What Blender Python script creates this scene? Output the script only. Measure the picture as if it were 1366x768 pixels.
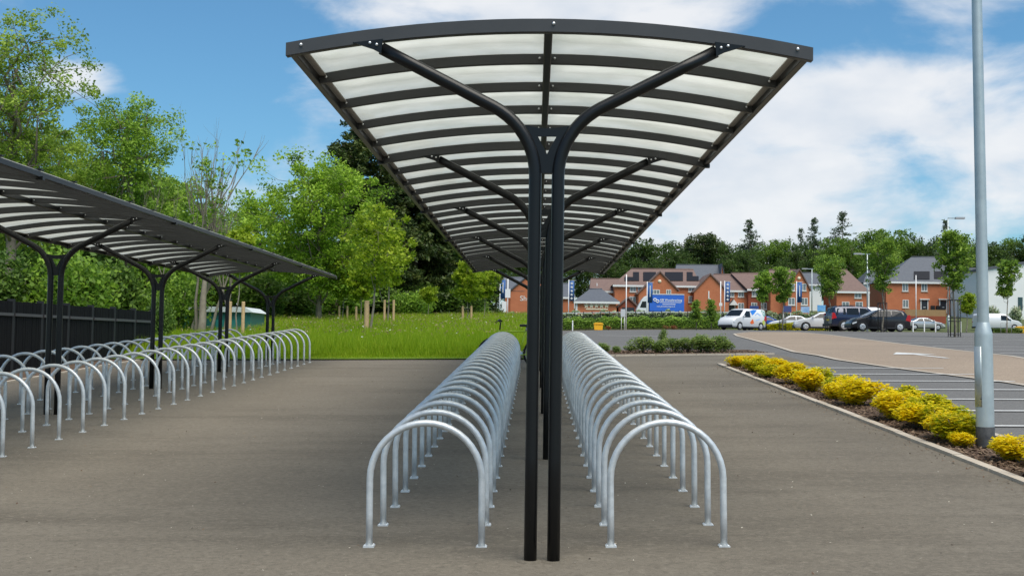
import bpy, bmesh, math, random
import numpy as np
from mathutils import Vector, Matrix
R = math.radians
for o in list(bpy.data.objects): bpy.data.objects.remove(o)
scene = bpy.context.scene
C = scene.collection

# ------------------------------------------------------------------ camera
FPX, PW, PH = 1600.0, 1366.0, 768.0
CAM_H, PITCH, YAW, ROLL = 1.57, 0.0479, -0.0198, 0.0141
_f = Vector((math.sin(YAW)*math.cos(PITCH), math.cos(YAW)*math.cos(PITCH), math.sin(PITCH)))
_r = Vector((math.cos(YAW), -math.sin(YAW), 0)); _u = _r.cross(_f)
_r2 = _r*math.cos(ROLL)+_u*math.sin(ROLL); _u2 = _u*math.cos(ROLL)-_r*math.sin(ROLL)
cam_data = bpy.data.cameras.new('camera'); cam = bpy.data.objects.new('camera', cam_data); C.objects.link(cam)
cam.matrix_world = Matrix(((_r2.x, _u2.x, -_f.x, 0), (_r2.y, _u2.y, -_f.y, 0), (_r2.z, _u2.z, -_f.z, CAM_H), (0, 0, 0, 1)))
cam_data.sensor_width = 36.0; cam_data.lens = 36.0*FPX/PW
cam_data.clip_start = 0.1; cam_data.clip_end = 6000
scene.camera = cam

# ------------------------------------------------------------------ sky, sun, exposure
SUN_EL, SUN_AZ = R(64), R(150)      # azimuth clockwise from +Y: behind the camera, to its right
world = bpy.data.worlds.new('World'); scene.world = world; world.use_nodes = True
wt = world.node_tree; wt.nodes.clear()
def wn(t, **kw):
    n = wt.nodes.new(t)
    for k, v in kw.items(): setattr(n, k, v)
    return n
def wm(op, a, b=None, c=None, clamp=False):
    n = wn('ShaderNodeMath', operation=op); n.use_clamp = clamp
    for i, v in enumerate((a, b, c)):
        if v is None: continue
        if isinstance(v, (int, float)): n.inputs[i].default_value = v
        else: wt.links.new(v, n.inputs[i])
    return n.outputs[0]
sky = wn('ShaderNodeTexSky', sky_type='NISHITA', sun_disc=False, sun_elevation=SUN_EL, sun_rotation=SUN_AZ,
         altitude=0, air_density=1.0, dust_density=0.9, ozone_density=3.0)
tc = wn('ShaderNodeTexCoord'); sep = wn('ShaderNodeSeparateXYZ'); wt.links.new(tc.outputs['Generated'], sep.inputs[0])
az = wm('ARCTAN2', sep.outputs[0], sep.outputs[1]); el = wm('ARCSINE', sep.outputs[2])
comb = wn('ShaderNodeCombineXYZ'); 
mapv = wn('ShaderNodeMapping'); mapv.inputs['Scale'].default_value = (4.2, 4.2, 9.0); mapv.inputs['Location'].default_value = (3.1, 1.7, 0.6)
wt.links.new(tc.outputs['Generated'], mapv.inputs[0])
nz = wn('ShaderNodeTexNoise'); nz.inputs['Scale'].default_value = 1.6; nz.inputs['Detail'].default_value = 9; nz.inputs['Roughness'].default_value = 0.56; nz.inputs['Distortion'].default_value = 0.25
wt.links.new(mapv.outputs[0], nz.inputs['Vector'])
acc = wm('MULTIPLY_ADD', nz.outputs['Fac'], 2.3, -1.27)
hz = wm('MULTIPLY', el, 1/.12); acc = wm('MULTIPLY_ADD', wm('EXPONENT', wm('MULTIPLY', wm('MULTIPLY', hz, hz), -1.0)), .40, acc)   # thin haze all round the horizon
CLOUDS = [(700, 5, 330, 70, .75), (1200, 160, 270, 70, .62), (970, 290, 130, 45, .55), (120, 125, 62, 34, .8), (1350, 15, 80, 30, .5),
          (240, 70, 170, 110, -.6), (1090, 60, 110, 50, -.6), (1150, 330, 500, 40, .05), (430, 110, 60, 70, .25), (940, 190, 120, 70, .2)]
for (px, py, rx, ry, w) in CLOUDS:
    a0 = (px-709)/FPX; e0 = (461+.0141*(px-683)-py)/FPX
    dx = wm('MULTIPLY', wm('SUBTRACT', az, a0), FPX/rx); dy = wm('MULTIPLY', wm('SUBTRACT', el, e0), FPX/ry)
    d2 = wm('ADD', wm('MULTIPLY', dx, dx), wm('MULTIPLY', dy, dy))
    g = wm('EXPONENT', wm('MULTIPLY', d2, -.9))
    acc = wm('MULTIPLY_ADD', g, w, acc)
mask = wn('ShaderNodeMapRange', interpolation_type='SMOOTHSTEP'); wt.links.new(acc, mask.inputs[0])
mask.inputs[1].default_value = -0.10; mask.inputs[2].default_value = 0.52; mask.inputs[4].default_value = .92
nz2 = wn('ShaderNodeTexNoise'); nz2.inputs['Scale'].default_value = 3.4; nz2.inputs['Detail'].default_value = 6
wt.links.new(mapv.outputs[0], nz2.inputs['Vector'])
cr = wn('ShaderNodeValToRGB'); wt.links.new(nz2.outputs['Fac'], cr.inputs[0])
cr.color_ramp.elements[0].position = .3; cr.color_ramp.elements[0].color = (.73, .78, .85, 1)
cr.color_ramp.elements[1].position = .62; cr.color_ramp.elements[1].color = (.90, .91, .93, 1)
bg1 = wn('ShaderNodeBackground'); bg1.inputs['Strength'].default_value = 0.077
tint = wn('ShaderNodeMix', data_type='RGBA', blend_type='MULTIPLY'); tint.inputs[0].default_value = 1.0
tint.inputs[7].default_value = (.60, .94, 1.04, 1)
wt.links.new(sky.outputs[0], tint.inputs[6]); wt.links.new(tint.outputs[2], bg1.inputs['Color'])
bg2 = wn('ShaderNodeBackground'); bg2.inputs['Strength'].default_value = 0.60; wt.links.new(cr.outputs[0], bg2.inputs['Color'])
mixw = wn('ShaderNodeMixShader'); wt.links.new(mask.outputs[0], mixw.inputs[0]); wt.links.new(bg1.outputs[0], mixw.inputs[1]); wt.links.new(bg2.outputs[0], mixw.inputs[2])
wo = wn('ShaderNodeOutputWorld'); wt.links.new(mixw.outputs[0], wo.inputs[0])

sl = bpy.data.lights.new('sun', 'SUN'); sl.energy = 2.7; sl.angle = R(52); sl.color = (1, .92, .80)
so = bpy.data.objects.new('sun', sl); C.objects.link(so)
_sd = Vector((math.sin(SUN_AZ)*math.cos(SUN_EL), math.cos(SUN_AZ)*math.cos(SUN_EL), math.sin(SUN_EL)))
so.rotation_euler = _sd.to_track_quat('Z', 'Y').to_euler(); so.location = (20, -20, 40)
vs = scene.view_settings
vs.view_transform = 'Standard'; vs.look = 'None'; vs.gamma = 1; vs.exposure = 0.75; vs.use_curve_mapping = False
scene.render.engine = 'CYCLES'
scene.cycles.max_bounces = 8; scene.cycles.transparent_max_bounces = 24

# ------------------------------------------------------------------ helpers
rng = np.random.default_rng(7); random.seed(7)
def ray(px, py):
    return _r2*((px-PW/2)/FPX)+_u2*((PH/2-py)/FPX)+_f
def at(px, py, Y):
    d = ray(px, py); t = Y/d.y
    return Vector((0, 0, CAM_H))+d*t
def X(px, Y, py=420): return at(px, py, Y).x
def Z(px, py, Y): return at(px, py, Y).z
CTL = ((-50, -2.175), (0, 0), (30, 1.305), (80, 2.48), (133, 3.18), (160, 4.8), (230, 8.6), (320, 11), (2500, 14))
_cy = [c[0] for c in CTL]; _cz = [c[1] for c in CTL]
def H(x, y):
    return float(np.interp(y, _cy, _cz))+.0181*14*math.tanh(x/14)*(1+max(0, min(y, 130)-30)/100)
def bank(x, y):
    if y < 30: return 0.0
    return min(.95, .019*(y-30))
def Hm(x, y): return H(x, y)+bank(x, y)

MATS = {}
def tree_of(m): return m.node_tree.nodes, m.node_tree.links
def mat(name, col, rough=.6, metal=0., spec=.5, noise=None, bump=0., bscale=40., alpha=None, coat=0.):
    """Principled with optional object-space noise tint: noise=(scale, amount, second colour)."""
    if name in MATS: return MATS[name]
    m = bpy.data.materials.new(name); m.use_nodes = True; n, l = tree_of(m); b = n['Principled BSDF']
    b.inputs['Base Color'].default_value = (*col, 1); b.inputs['Roughness'].default_value = rough
    b.inputs['Metallic'].default_value = metal; b.inputs['Specular IOR Level'].default_value = spec
    b.inputs['Coat Weight'].default_value = coat
    if noise or bump:      # object coordinates shifted by the object's place, so that copies do not repeat
        t0 = n.new('ShaderNodeTexCoord'); oi = n.new('ShaderNodeObjectInfo'); ad = n.new('ShaderNodeVectorMath'); ad.operation = 'ADD'
        l.new(t0.outputs['Object'], ad.inputs[0]); l.new(oi.outputs['Location'], ad.inputs[1])
    if noise:
        sc, amt, col2 = noise
        nt = n.new('ShaderNodeTexNoise'); nt.inputs['Scale'].default_value = sc; nt.inputs['Detail'].default_value = 6; nt.inputs['Roughness'].default_value = .65
        l.new(ad.outputs[0], nt.inputs['Vector'])
        rr = n.new('ShaderNodeMapRange'); rr.inputs[1].default_value = .3; rr.inputs[2].default_value = .7; rr.inputs[4].default_value = amt
        l.new(nt.outputs['Fac'], rr.inputs[0])
        mx = n.new('ShaderNodeMix'); mx.data_type = 'RGBA'; mx.inputs[6].default_value = (*col, 1); mx.inputs[7].default_value = (*col2, 1)
        l.new(rr.outputs[0], mx.inputs[0]); l.new(mx.outputs[2], b.inputs['Base Color'])
    if bump:
        nb = n.new('ShaderNodeTexNoise'); nb.inputs['Scale'].default_value = bscale; nb.inputs['Detail'].default_value = 4
        l.new(ad.outputs[0], nb.inputs['Vector'])
        bp = n.new('ShaderNodeBump'); bp.inputs['Strength'].default_value = bump; bp.inputs['Distance'].default_value = .02
        l.new(nb.outputs['Fac'], bp.inputs['Height']); l.new(bp.outputs[0], b.inputs['Normal'])
    MATS[name] = m
    return m

def leafmat(name, dark, mid, light, trans=.35, rough=.55):
    m = bpy.data.materials.new(name); m.use_nodes = True; n, l = tree_of(m); b = n['Principled BSDF']
    a = n.new('ShaderNodeAttribute'); a.attribute_name = 'tone'
    r = n.new('ShaderNodeValToRGB'); l.new(a.outputs['Fac'], r.inputs[0])
    e = r.color_ramp.elements; e[0].position = .0; e[0].color = (*dark, 1); e[1].position = 1.; e[1].color = (*light, 1)
    k = e.new(.5); k.color = (*mid, 1)
    l.new(r.outputs[0], b.inputs['Base Color']); b.inputs['Roughness'].default_value = rough; b.inputs['Specular IOR Level'].default_value = .3
    tr = n.new('ShaderNodeBsdfTranslucent'); l.new(r.outputs[0], tr.inputs[0])
    mx = n.new('ShaderNodeMixShader'); mx.inputs[0].default_value = trans
    l.new(b.outputs[0], mx.inputs[1]); l.new(tr.outputs[0], mx.inputs[2]); l.new(mx.outputs[0], n['Material Output'].inputs[0])
    MATS[name] = m
    return m

class MB:
    """collects geometry for ONE mesh object"""
    def __init__(s): s.v = []; s.f = []; s.smooth = []
    def add(s, vs, fs, smooth=False):
        o = len(s.v); s.v += [tuple(v) for v in vs]
        s.f += [tuple(i+o for i in f) for f in fs]; s.smooth += [smooth]*len(fs)
        return s
    def box(s, x0, x1, y0, y1, z0, z1, M=None):
        vs = [Vector(p) for p in ((x0,y0,z0),(x1,y0,z0),(x1,y1,z0),(x0,y1,z0),(x0,y0,z1),(x1,y0,z1),(x1,y1,z1),(x0,y1,z1))]
        if M is not None: vs = [M @ v for v in vs]
        return s.add(vs, ((0,3,2,1),(4,5,6,7),(0,1,5,4),(1,2,6,5),(2,3,7,6),(3,0,4,7)))
    def prism(s, poly, axis, a0, a1):
        """poly: list of 2D points; extruded along axis ('x','y','z') from a0 to a1"""
        n = len(poly)
        def P(p, a): return {'x': (a, p[0], p[1]), 'y': (p[0], a, p[1]), 'z': (p[0], p[1], a)}[axis]
        vs = [P(p, a0) for p in poly]+[P(p, a1) for p in poly]
        fs = [tuple(range(n))[::-1], tuple(range(n, 2*n))]+[(i, (i+1) % n, n+(i+1) % n, n+i) for i in range(n)]
        return s.add(vs, fs)
    def tube(s, pts, rad, n=10, cap=True, smooth=True):
        pts = [Vector(p) for p in pts]
        if not isinstance(rad, (list, tuple)): rad = [rad]*len(pts)
        vs = []; up = None
        for i, p in enumerate(pts):
            t = (pts[min(i+1, len(pts)-1)]-pts[max(i-1, 0)]).normalized()
            if up is None:
                up = Vector((0, 0, 1)) if abs(t.z) < .9 else Vector((0, 1, 0))
                a = t.cross(up).normalized()
            else:
                a = (a-t*a.dot(t)).normalized()
            b = t.cross(a)
            for k in range(n):
                q = 2*math.pi*k/n; vs.append(p+(a*math.cos(q)+b*math.sin(q))*rad[i])
        m = len(pts)
        fs = [(i*n+k, i*n+(k+1) % n, (i+1)*n+(k+1) % n, (i+1)*n+k) for i in range(m-1) for k in range(n)]
        s.add(vs, fs, smooth)
        if cap:
            o = len(s.v)-len(vs)
            s.f += [tuple(o+k for k in range(n))[::-1], tuple(o+(m-1)*n+k for k in range(n))]; s.smooth += [False, False]
        return s
    def lathe(s, prof, n=16, axis='z', c=(0, 0, 0), smooth=True):
        vs = []
        for (r, h) in prof:
            for k in range(n):
                q = 2*math.pi*k/n; x, y = r*math.cos(q), r*math.sin(q)
                p = {'z': (x, y, h), 'y': (x, h, y), 'x': (h, x, y)}[axis]
                vs.append((p[0]+c[0], p[1]+c[1], p[2]+c[2]))
        m = len(prof)
        fs = [(i*n+k, i*n+(k+1) % n, (i+1)*n+(k+1) % n, (i+1)*n+k) for i in range(m-1) for k in range(n)]
        return s.add(vs, fs, smooth)
    def sphere(s, c, r, n=10, m=7):
        rx, ry, rz = r if isinstance(r, tuple) else (r, r, r)
        vs = [(c[0]+rx*math.sin(math.pi*i/m)*math.cos(2*math.pi*k/n), c[1]+ry*math.sin(math.pi*i/m)*math.sin(2*math.pi*k/n), c[2]+rz*math.cos(math.pi*i/m)) for i in range(m+1) for k in range(n)]
        return s.add(vs, [(i*n+k, (i+1)*n+k, (i+1)*n+(k+1) % n, i*n+(k+1) % n) for i in range(m) for k in range(n)], True)
    def mesh(s, name, m):
        me = bpy.data.meshes.new(name); me.from_pydata(s.v, [], s.f)
        me.polygons.foreach_set('use_smooth', s.smooth)
        me.update()
        if m is not None: me.materials.append(m)
        return me
    def build(s, name, m, parent=None, bevel=0):
        return obj(name, s.mesh(name, m), parent, bevel=bevel)
def fixnormals(me):
    bm = bmesh.new(); bm.from_mesh(me); bmesh.ops.recalc_face_normals(bm, faces=bm.faces); bm.to_mesh(me); bm.free()
def obj(name, me, parent=None, loc=None, bevel=0):
    o = bpy.data.objects.new(name, me); C.objects.link(o)
    if parent is not None: o.parent = parent
    if loc is not None: o.location = loc
    if bevel:
        b = o.modifiers.new('bevel', 'BEVEL'); b.width = bevel; b.segments = 2; b.limit_method = 'ANGLE'
    return o
def tag(o, label, cat, group=None):
    o['label'] = label; o['category'] = cat
    if group: o['group'] = group
    return o
def thing(name, label, cat, loc=(0, 0, 0), rz=0, group=None):
    o = bpy.data.objects.new(name, None); C.objects.link(o); o.empty_display_size = .2
    o.location = loc; o.rotation_euler = (0, 0, rz)
    return tag(o, label, cat, group)
def struct(o, kind='structure'): o['kind'] = kind; return o
def copy_tree(o, loc=None, rz=None, parent=None, scale=None):
    c = o.copy(); C.objects.link(c); c.parent = parent
    if loc is not None: c.location = loc
    if rz is not None: c.rotation_euler = (0, 0, rz)
    if scale is not None: c.scale = scale
    for ch in o.children: copy_tree(ch, parent=c)
    return c
def np_mesh(name, verts, faces, m, tone=None, smooth=False):
    """verts (N,3), faces (M,k) uniform size"""
    me = bpy.data.meshes.new(name); nv, nf, k = len(verts), len(faces), faces.shape[1]
    me.vertices.add(nv); me.vertices.foreach_set('co', np.ascontiguousarray(verts, dtype=np.float32).ravel())
    me.loops.add(nf*k); me.loops.foreach_set('vertex_index', np.ascontiguousarray(faces, dtype=np.int32).ravel())
    me.polygons.add(nf); me.polygons.foreach_set('loop_start', np.arange(0, nf*k, k, dtype=np.int32)); 
    if smooth: me.polygons.foreach_set('use_smooth', np.ones(nf, dtype=bool))
    me.update(calc_edges=True); me.validate()
    if tone is not None:
        a = me.attributes.new('tone', 'FLOAT', 'FACE'); a.data.foreach_set('value', np.asarray(tone, dtype=np.float32))
    me.materials.append(m)
    return me

# ------------------------------------------------------------------ materials
black_paint = mat('black_powder_coat', (.006, .0065, .007), .33, spec=.32, noise=(3., .6, (.010, .0105, .011)))
anthracite = mat('anthracite_powder_coat', (.040, .040, .041), .45, spec=.5, noise=(4., .7, (.055, .055, .055)))
galv = mat('galvanised_steel', (.54, .565, .575), .42, metal=.4, noise=(14., 1., (.76, .78, .78)), bump=.08, bscale=50)
galv2 = mat('galvanised_column', (.42, .48, .49), .45, metal=.55, noise=(5., .9, (.56, .62, .62)))
zinc = mat('zinc_bolt', (.75, .76, .77), .3, metal=.6)
dark_root = mat('bitumen_band', (.022, .023, .025), .6, noise=(20, .8, (.09, .09, .09)))
white_paint = mat('white_paint', (.78, .78, .77), .45)
road_white = mat('road_marking', (.74, .74, .72), .7, noise=(9., .9, (.50, .50, .48)))
concrete = mat('concrete_kerb', (.50, .44, .36), .85, noise=(6., .9, (.36, .31, .25)), bump=.3, bscale=50)
timber = mat('stake_timber', (.58, .40, .21), .8, noise=(8., .9, (.42, .28, .14)))
bark = mat('bark', (.13, .105, .08), .9, noise=(4., .9, (.24, .20, .15)), bump=.5, bscale=12)
bark_pale = mat('bark_pale', (.30, .26, .20), .9, noise=(5., .9, (.18, .15, .11)))
def polycarb():
    m = bpy.data.materials.new('frosted_polycarbonate'); m.use_nodes = True; n, l = tree_of(m); n.remove(n['Principled BSDF'])
    t = n.new('ShaderNodeTexCoord'); nt = n.new('ShaderNodeTexNoise'); nt.inputs['Scale'].default_value = 2.2; nt.inputs['Detail'].default_value = 7; nt.inputs['Roughness'].default_value = .6
    mp = n.new('ShaderNodeMapping'); mp.inputs['Scale'].default_value = (1, 1.3, 1); gp_ = n.new('ShaderNodeNewGeometry'); l.new(gp_.outputs['Position'], mp.inputs[0]); l.new(mp.outputs[0], nt.inputs['Vector'])
    rp = n.new('ShaderNodeValToRGB'); l.new(nt.outputs['Fac'], rp.inputs[0])
    rp.color_ramp.elements[0].position = .32; rp.color_ramp.elements[0].color = (.68, .68, .61, 1)
    rp.color_ramp.elements[1].position = .66; rp.color_ramp.elements[1].color = (.84, .83, .77, 1)
    tl = n.new('ShaderNodeBsdfTranslucent'); l.new(rp.outputs[0], tl.inputs[0])
    tp = n.new('ShaderNodeBsdfTransparent'); tp.inputs[0].default_value = (.82, .82, .78, 1)
    gl = n.new('ShaderNodeBsdfGlossy'); gl.inputs['Roughness'].default_value = .35
    m1 = n.new('ShaderNodeMixShader'); m1.inputs[0].default_value = .36; l.new(tl.outputs[0], m1.inputs[1]); l.new(tp.outputs[0], m1.inputs[2])
    fr = n.new('ShaderNodeFresnel'); fr.inputs[0].default_value = 1.35
    ml = n.new('ShaderNodeMath'); ml.operation = 'MULTIPLY'; ml.inputs[1].default_value = .22; l.new(fr.outputs[0], ml.inputs[0])
    m2 = n.new('ShaderNodeMixShader'); l.new(ml.outputs[0], m2.inputs[0]); l.new(m1.outputs[0], m2.inputs[1]); l.new(gl.outputs[0], m2.inputs[2])
    l.new(m2.outputs[0], n['Material Output'].inputs[0])
    return m
poly_mat = polycarb()

def ground_mat(name, c1, c2, c3, patch=.35, fine=160., bump=.25, streak=True, rough=.9, grit=1.):
    m = bpy.data.materials.new(name); m.use_nodes = True; n, l = tree_of(m); b = n['Principled BSDF']
    t = n.new('ShaderNodeTexCoord')
    def nse(sc, det, scale=(1, 1, 1), ro=.6):
        mp = n.new('ShaderNodeMapping'); mp.inputs['Scale'].default_value = scale; l.new(t.outputs['Object'], mp.inputs[0])
        q = n.new('ShaderNodeTexNoise'); q.inputs['Scale'].default_value = sc; q.inputs['Detail'].default_value = det; q.inputs['Roughness'].default_value = ro
        l.new(mp.outputs[0], q.inputs['Vector']); return q.outputs['Fac']
    def rng_(v, a, b_, o=1.): 
        r = n.new('ShaderNodeMapRange'); r.inputs[1].default_value = a; r.inputs[2].default_value = b_; r.inputs[4].default_value = o; l.new(v, r.inputs[0]); return r.outputs[0]
    def mix(f, a, b_):
        q = n.new('ShaderNodeMix'); q.data_type = 'RGBA'
        l.new(f, q.inputs[0])
        for i, v in ((6, a), (7, b_)):
            if isinstance(v, tuple): q.inputs[i].default_value = (*v, 1)
            else: l.new(v, q.inputs[i])
        return q.outputs[2]
    big = rng_(nse(patch, 7), .35, .65)
    col = mix(big, c1, c2)
    if streak: col = mix(rng_(nse(.5, 8, (.35, 1.6, 1), .7), .50, .68, .9), col, c3)
    col = mix(rng_(nse(3.5, 5, ro=.7), .55, .75, .45), col, c3)
    col = mix(rng_(nse(26., 4, ro=.75), .50, .62, .50*grit), col, tuple(v*.55 for v in c1))
    col = mix(rng_(nse(17., 4, (1, 1.4, 1), ro=.75), .52, .64, .42*grit), col, tuple(min(1, v*1.45) for v in c2))
    col = mix(rng_(nse(fine, 2), .5, .72, .55), col, tuple(v*.55 for v in c1))
    col = mix(rng_(nse(fine*.7, 2, (1.3, 1, 1)), .62, .75, .8), col, tuple(min(1, v*1.9) for v in c2))
    l.new(col, b.inputs['Base Color']); b.inputs['Roughness'].default_value = rough; b.inputs['Specular IOR Level'].default_value = .25
    bp = n.new('ShaderNodeBump'); bp.inputs['Strength'].default_value = bump; bp.inputs['Distance'].default_value = .01
    l.new(nse(fine*.8, 3), bp.inputs['Height']); l.new(bp.outputs[0], b.inputs['Normal'])
    return m
tarmac_mat = ground_mat('worn_tarmac', (.138, .119, .092), (.166, .145, .114), (.090, .077, .059), patch=.45)
carpark_mat = ground_mat('car_park_asphalt', (.128, .124, .118), (.155, .150, .143), (.105, .101, .096), patch=.2, streak=False)
block_mat = ground_mat('tan_block_paving', (.27, .21, .155), (.32, .25, .185), (.23, .175, .13), patch=.3, fine=30, streak=False)
earth_mat = ground_mat('rough_ground', (.075, .09, .03), (.10, .12, .04), (.07, .06, .035), patch=.3, fine=20, streak=False)
meadow_mat = ground_mat('meadow_turf', (.10, .16, .02), (.13, .20, .025), (.09, .10, .02), patch=.5, fine=25, streak=False)
mulch_mat = ground_mat('bark_mulch_soil', (.085, .055, .036), (.12, .08, .055), (.05, .034, .024), patch=2., fine=45, bump=.8, streak=False)
litter_mat = leafmat('bark_chip', (.05, .03, .02), (.12, .075, .05), (.24, .17, .11), 0.0, .9)
grass_mat = leafmat('meadow_grass', (.15, .26, .006), (.28, .43, .010), (.44, .50, .04), .5)
seed_mat = leafmat('grass_seed_heads', (.24, .17, .07), (.34, .26, .12), (.40, .33, .18), .3)
petal_mat = leafmat('white_petals', (.75, .75, .70), (.8, .8, .76), (.8, .78, .5), .2)
L_oak = leafmat('oak_leaf', (0.1162, 0.1938, 0.0271), (0.2422, 0.3681, 0.0387), (0.465, 0.6006, 0.0871), 0.45)
L_mid = leafmat('mid_green_leaf', (0.104, 0.1976, 0.0291), (0.2288, 0.3848, 0.0416), (0.416, 0.6032, 0.0832), 0.45)
L_bright = leafmat('bright_maple_leaf', (0.1238, 0.2228, 0.0231), (0.2475, 0.4125, 0.0297), (0.429, 0.6105, 0.066), 0.45)
L_young = leafmat('young_tree_leaf', (.16, .25, .014), (.29, .41, .02), (.46, .55, .05), .5)
L_dark = leafmat('dark_evergreen', (.026, .052, .014), (.055, .09, .02), (.11, .14, .03), .25)
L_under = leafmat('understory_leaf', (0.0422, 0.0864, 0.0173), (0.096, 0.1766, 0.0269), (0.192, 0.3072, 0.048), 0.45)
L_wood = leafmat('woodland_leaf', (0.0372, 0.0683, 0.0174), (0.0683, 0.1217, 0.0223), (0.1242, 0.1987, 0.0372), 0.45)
L_woodl = leafmat('woodland_leaf_light', (0.072, 0.144, 0.0202), (0.144, 0.2448, 0.0288), (0.2304, 0.36, 0.0504), 0.45)
L_conif = leafmat('conifer_needles', (0.0546, 0.091, 0.0455), (0.1001, 0.1456, 0.0728), (0.1638, 0.2184, 0.1092), 0.45)
L_street = leafmat('street_tree_leaf', (0.0842, 0.1683, 0.0262), (0.187, 0.3179, 0.0374), (0.374, 0.5236, 0.0748), 0.45)
L_hedge = leafmat('hedge_leaf', (0.1372, 0.2352, 0.0392), (0.2548, 0.4116, 0.0588), (0.49, 0.6468, 0.1176), 0.45)
L_pale = leafmat('pale_shrub_leaf', (0.192, 0.264, 0.108), (0.312, 0.396, 0.192), (0.66, 0.696, 0.504), .25)
L_yellow = leafmat('golden_leaf', (.42, .44, .008), (.86, .67, .006), (.93, .76, .018), .5)
L_yellowgreen = leafmat('lime_green_leaf', (.20, .30, .01), (.58, .55, .010), (.85, .66, .02), .4)
L_low = leafmat('low_bed_leaf', (0.0813, 0.1463, 0.0325), (0.1787, 0.2762, 0.0569), (0.3575, 0.4225, 0.1137), 0.45)
L_rust = leafmat('rusty_leaf', (.16, .05, .02), (.28, .09, .035), (.38, .16, .06), .2)

# ------------------------------------------------------------------ ground and paving
def sheet(name, rows, m, nx=14, dz=0., h=H, parent=None):
    """rows: list of (y, x0, x1); a strip following the terrain"""
    v = []
    for (y, x0, x1) in rows:
        for i in range(nx+1):
            x = x0+(x1-x0)*i/nx; v.append((x, y, h(x, y)+dz))
    f = [(j*(nx+1)+i, j*(nx+1)+i+1, (j+1)*(nx+1)+i+1, (j+1)*(nx+1)+i) for j in range(len(rows)-1) for i in range(nx)]
    me = bpy.data.meshes.new(name); me.from_pydata(v, [], f); me.materials.append(m); me.update()
    return obj(name, me, parent)
def rows_between(y0, y1, fx0, fx1, step=2.):
    ys = sorted(set([y0, y1]+[y for y in np.arange(y0, y1, step)]+[c for c in _cy if y0 < c < y1]))
    g = lambda f, y: f(y) if callable(f) else f
    return [(float(y), g(fx0, y), g(fx1, y)) for y in ys]
gx = sorted(set(list(np.arange(-60, 61, 2.))+[-3000, -1200, -500, -250, -130, -90, 90, 130, 250, 500, 1200, 3000]))
gy = sorted(set(list(np.arange(-10, 240, 2.))+[-50, -30, 133, 260, 290, 320, 500, 1000, 2500]))
v = [(x, y, H(x, y)-.03) for y in gy for x in gx]; n_ = len(gx)
f = [(j*n_+i, j*n_+i+1, (j+1)*n_+i+1, (j+1)*n_+i) for j in range(len(gy)-1) for i in range(n_-1)]
me = bpy.data.meshes.new('ground'); me.from_pydata(v, [], f); me.materials.append(earth_mat)
struct(obj('ground', me))
FAR = lambda x: 28.9+.24*(x+2.5) if x > -2.5 else 28.6+.02*(x+5)
# tarmac plaza (front part and the tongue past the end of the flower bed)
struct(sheet('tarmac_plaza', rows_between(-6, 28.3, -9.45, 3.98), tarmac_mat, 16))
v = []; nxx = 18
for k in range(3):
    for i in range(nxx+1):
        x = -9.45+(6.2+9.45)*i/nxx; y0 = 28.3; y1 = max(28.35, FAR(x)); y = y0+(y1-y0)*k/2; v.append((x, y, H(x, y)))
f = [(j*(nxx+1)+i, j*(nxx+1)+i+1, (j+1)*(nxx+1)+i+1, (j+1)*(nxx+1)+i) for j in range(2) for i in range(nxx)]
me = bpy.data.meshes.new('tarmac_path'); me.from_pydata(v, [], f); me.materials.append(tarmac_mat); struct(obj('tarmac_path', me))
struct(sheet('tarmac_link', rows_between(26.35, 28.3, 3.98, 6.2), tarmac_mat, 4))
# car park and road
struct(sheet('car_park', rows_between(3, 28.3, 4.97, 70), carpark_mat, 40, -.004))
struct(sheet('access_road', rows_between(28.3, 133, .75, 95), carpark_mat, 50, -.008))
brick_in = [(2, 8.9), (14, 8.7), (21, 8.2), (24.8, 7.5), (28.1, 7.05), (33, 7.1), (41.5, 8.1), (50, 9.0), (59, 9.9), (66, 10.9), (74, 13.2)]
brick_out = [(2, 10.5), (21, 11), (29, 11.7), (36, 12.3), (43, 13), (54, 14.3), (64, 15.5), (74, 16.2)]
fi = lambda y: float(np.interp(y, [a for a, b in brick_in], [b for a, b in brick_in]))
fo = lambda y: float(np.interp(y, [a for a, b in brick_out], [b for a, b in brick_out]))
struct(sheet('block_paved_aisle', rows_between(3, 74, fi, fo, 1.), block_mat, 8, .008))
struct(sheet('block_paved_crossing', rows_between(84, 92, 20, 85), block_mat, 40, .008))
struct(sheet('far_footway', rows_between(121, 132, .9, 60), block_mat, 40, .008))
def marking(name, pts, w=.1, parent=None):
    b = MB(); n = len(pts)
    for i, (x, y) in enumerate(pts):
        j0, j1 = max(i-1, 0), min(i+1, n-1); dx, dy = pts[j1][0]-pts[j0][0], pts[j1][1]-pts[j0][1]; L = math.hypot(dx, dy); nx, ny = -dy/L*w/2, dx/L*w/2
        b.v += [(x+nx, y+ny, H(x+nx, y+ny)+.016), (x-nx, y-ny, H(x-nx, y-ny)+.016)]
    for i in range(n-1): b.f.append((2*i, 2*i+1, 2*i+3, 2*i+2)); b.smooth.append(False)
    return struct(b.build(name, road_white, parent))
bay = [(5.05, 12.45), (5.05, 14.12), (5.05, 15.94), (5.05, 17.67), (5.05, 19.45), (5.05, 21.3), (5.05, 23.1), (5.05, 25.0)]
for (x, y) in bay: marking('bay_line', [(x+.05+k*.55, y-.02*k) for k in range(7)], .085)
for y in (24, 26.4, 29, 32, 35.5, 39.5, 44, 49, 55): marking('bay_line', [(fo(y)+.35+k*.8, y-.01*k) for k in range(7)], .1)
for y in (52, 56.5, 61, 66, 72, 78): marking('bay_line', [(20+k*1.2, y-.25*k) for k in range(6)], .12)
marking('road_line', [(3.4+.6*k, 62-.9*k) for k in range(6)], .12)
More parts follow.
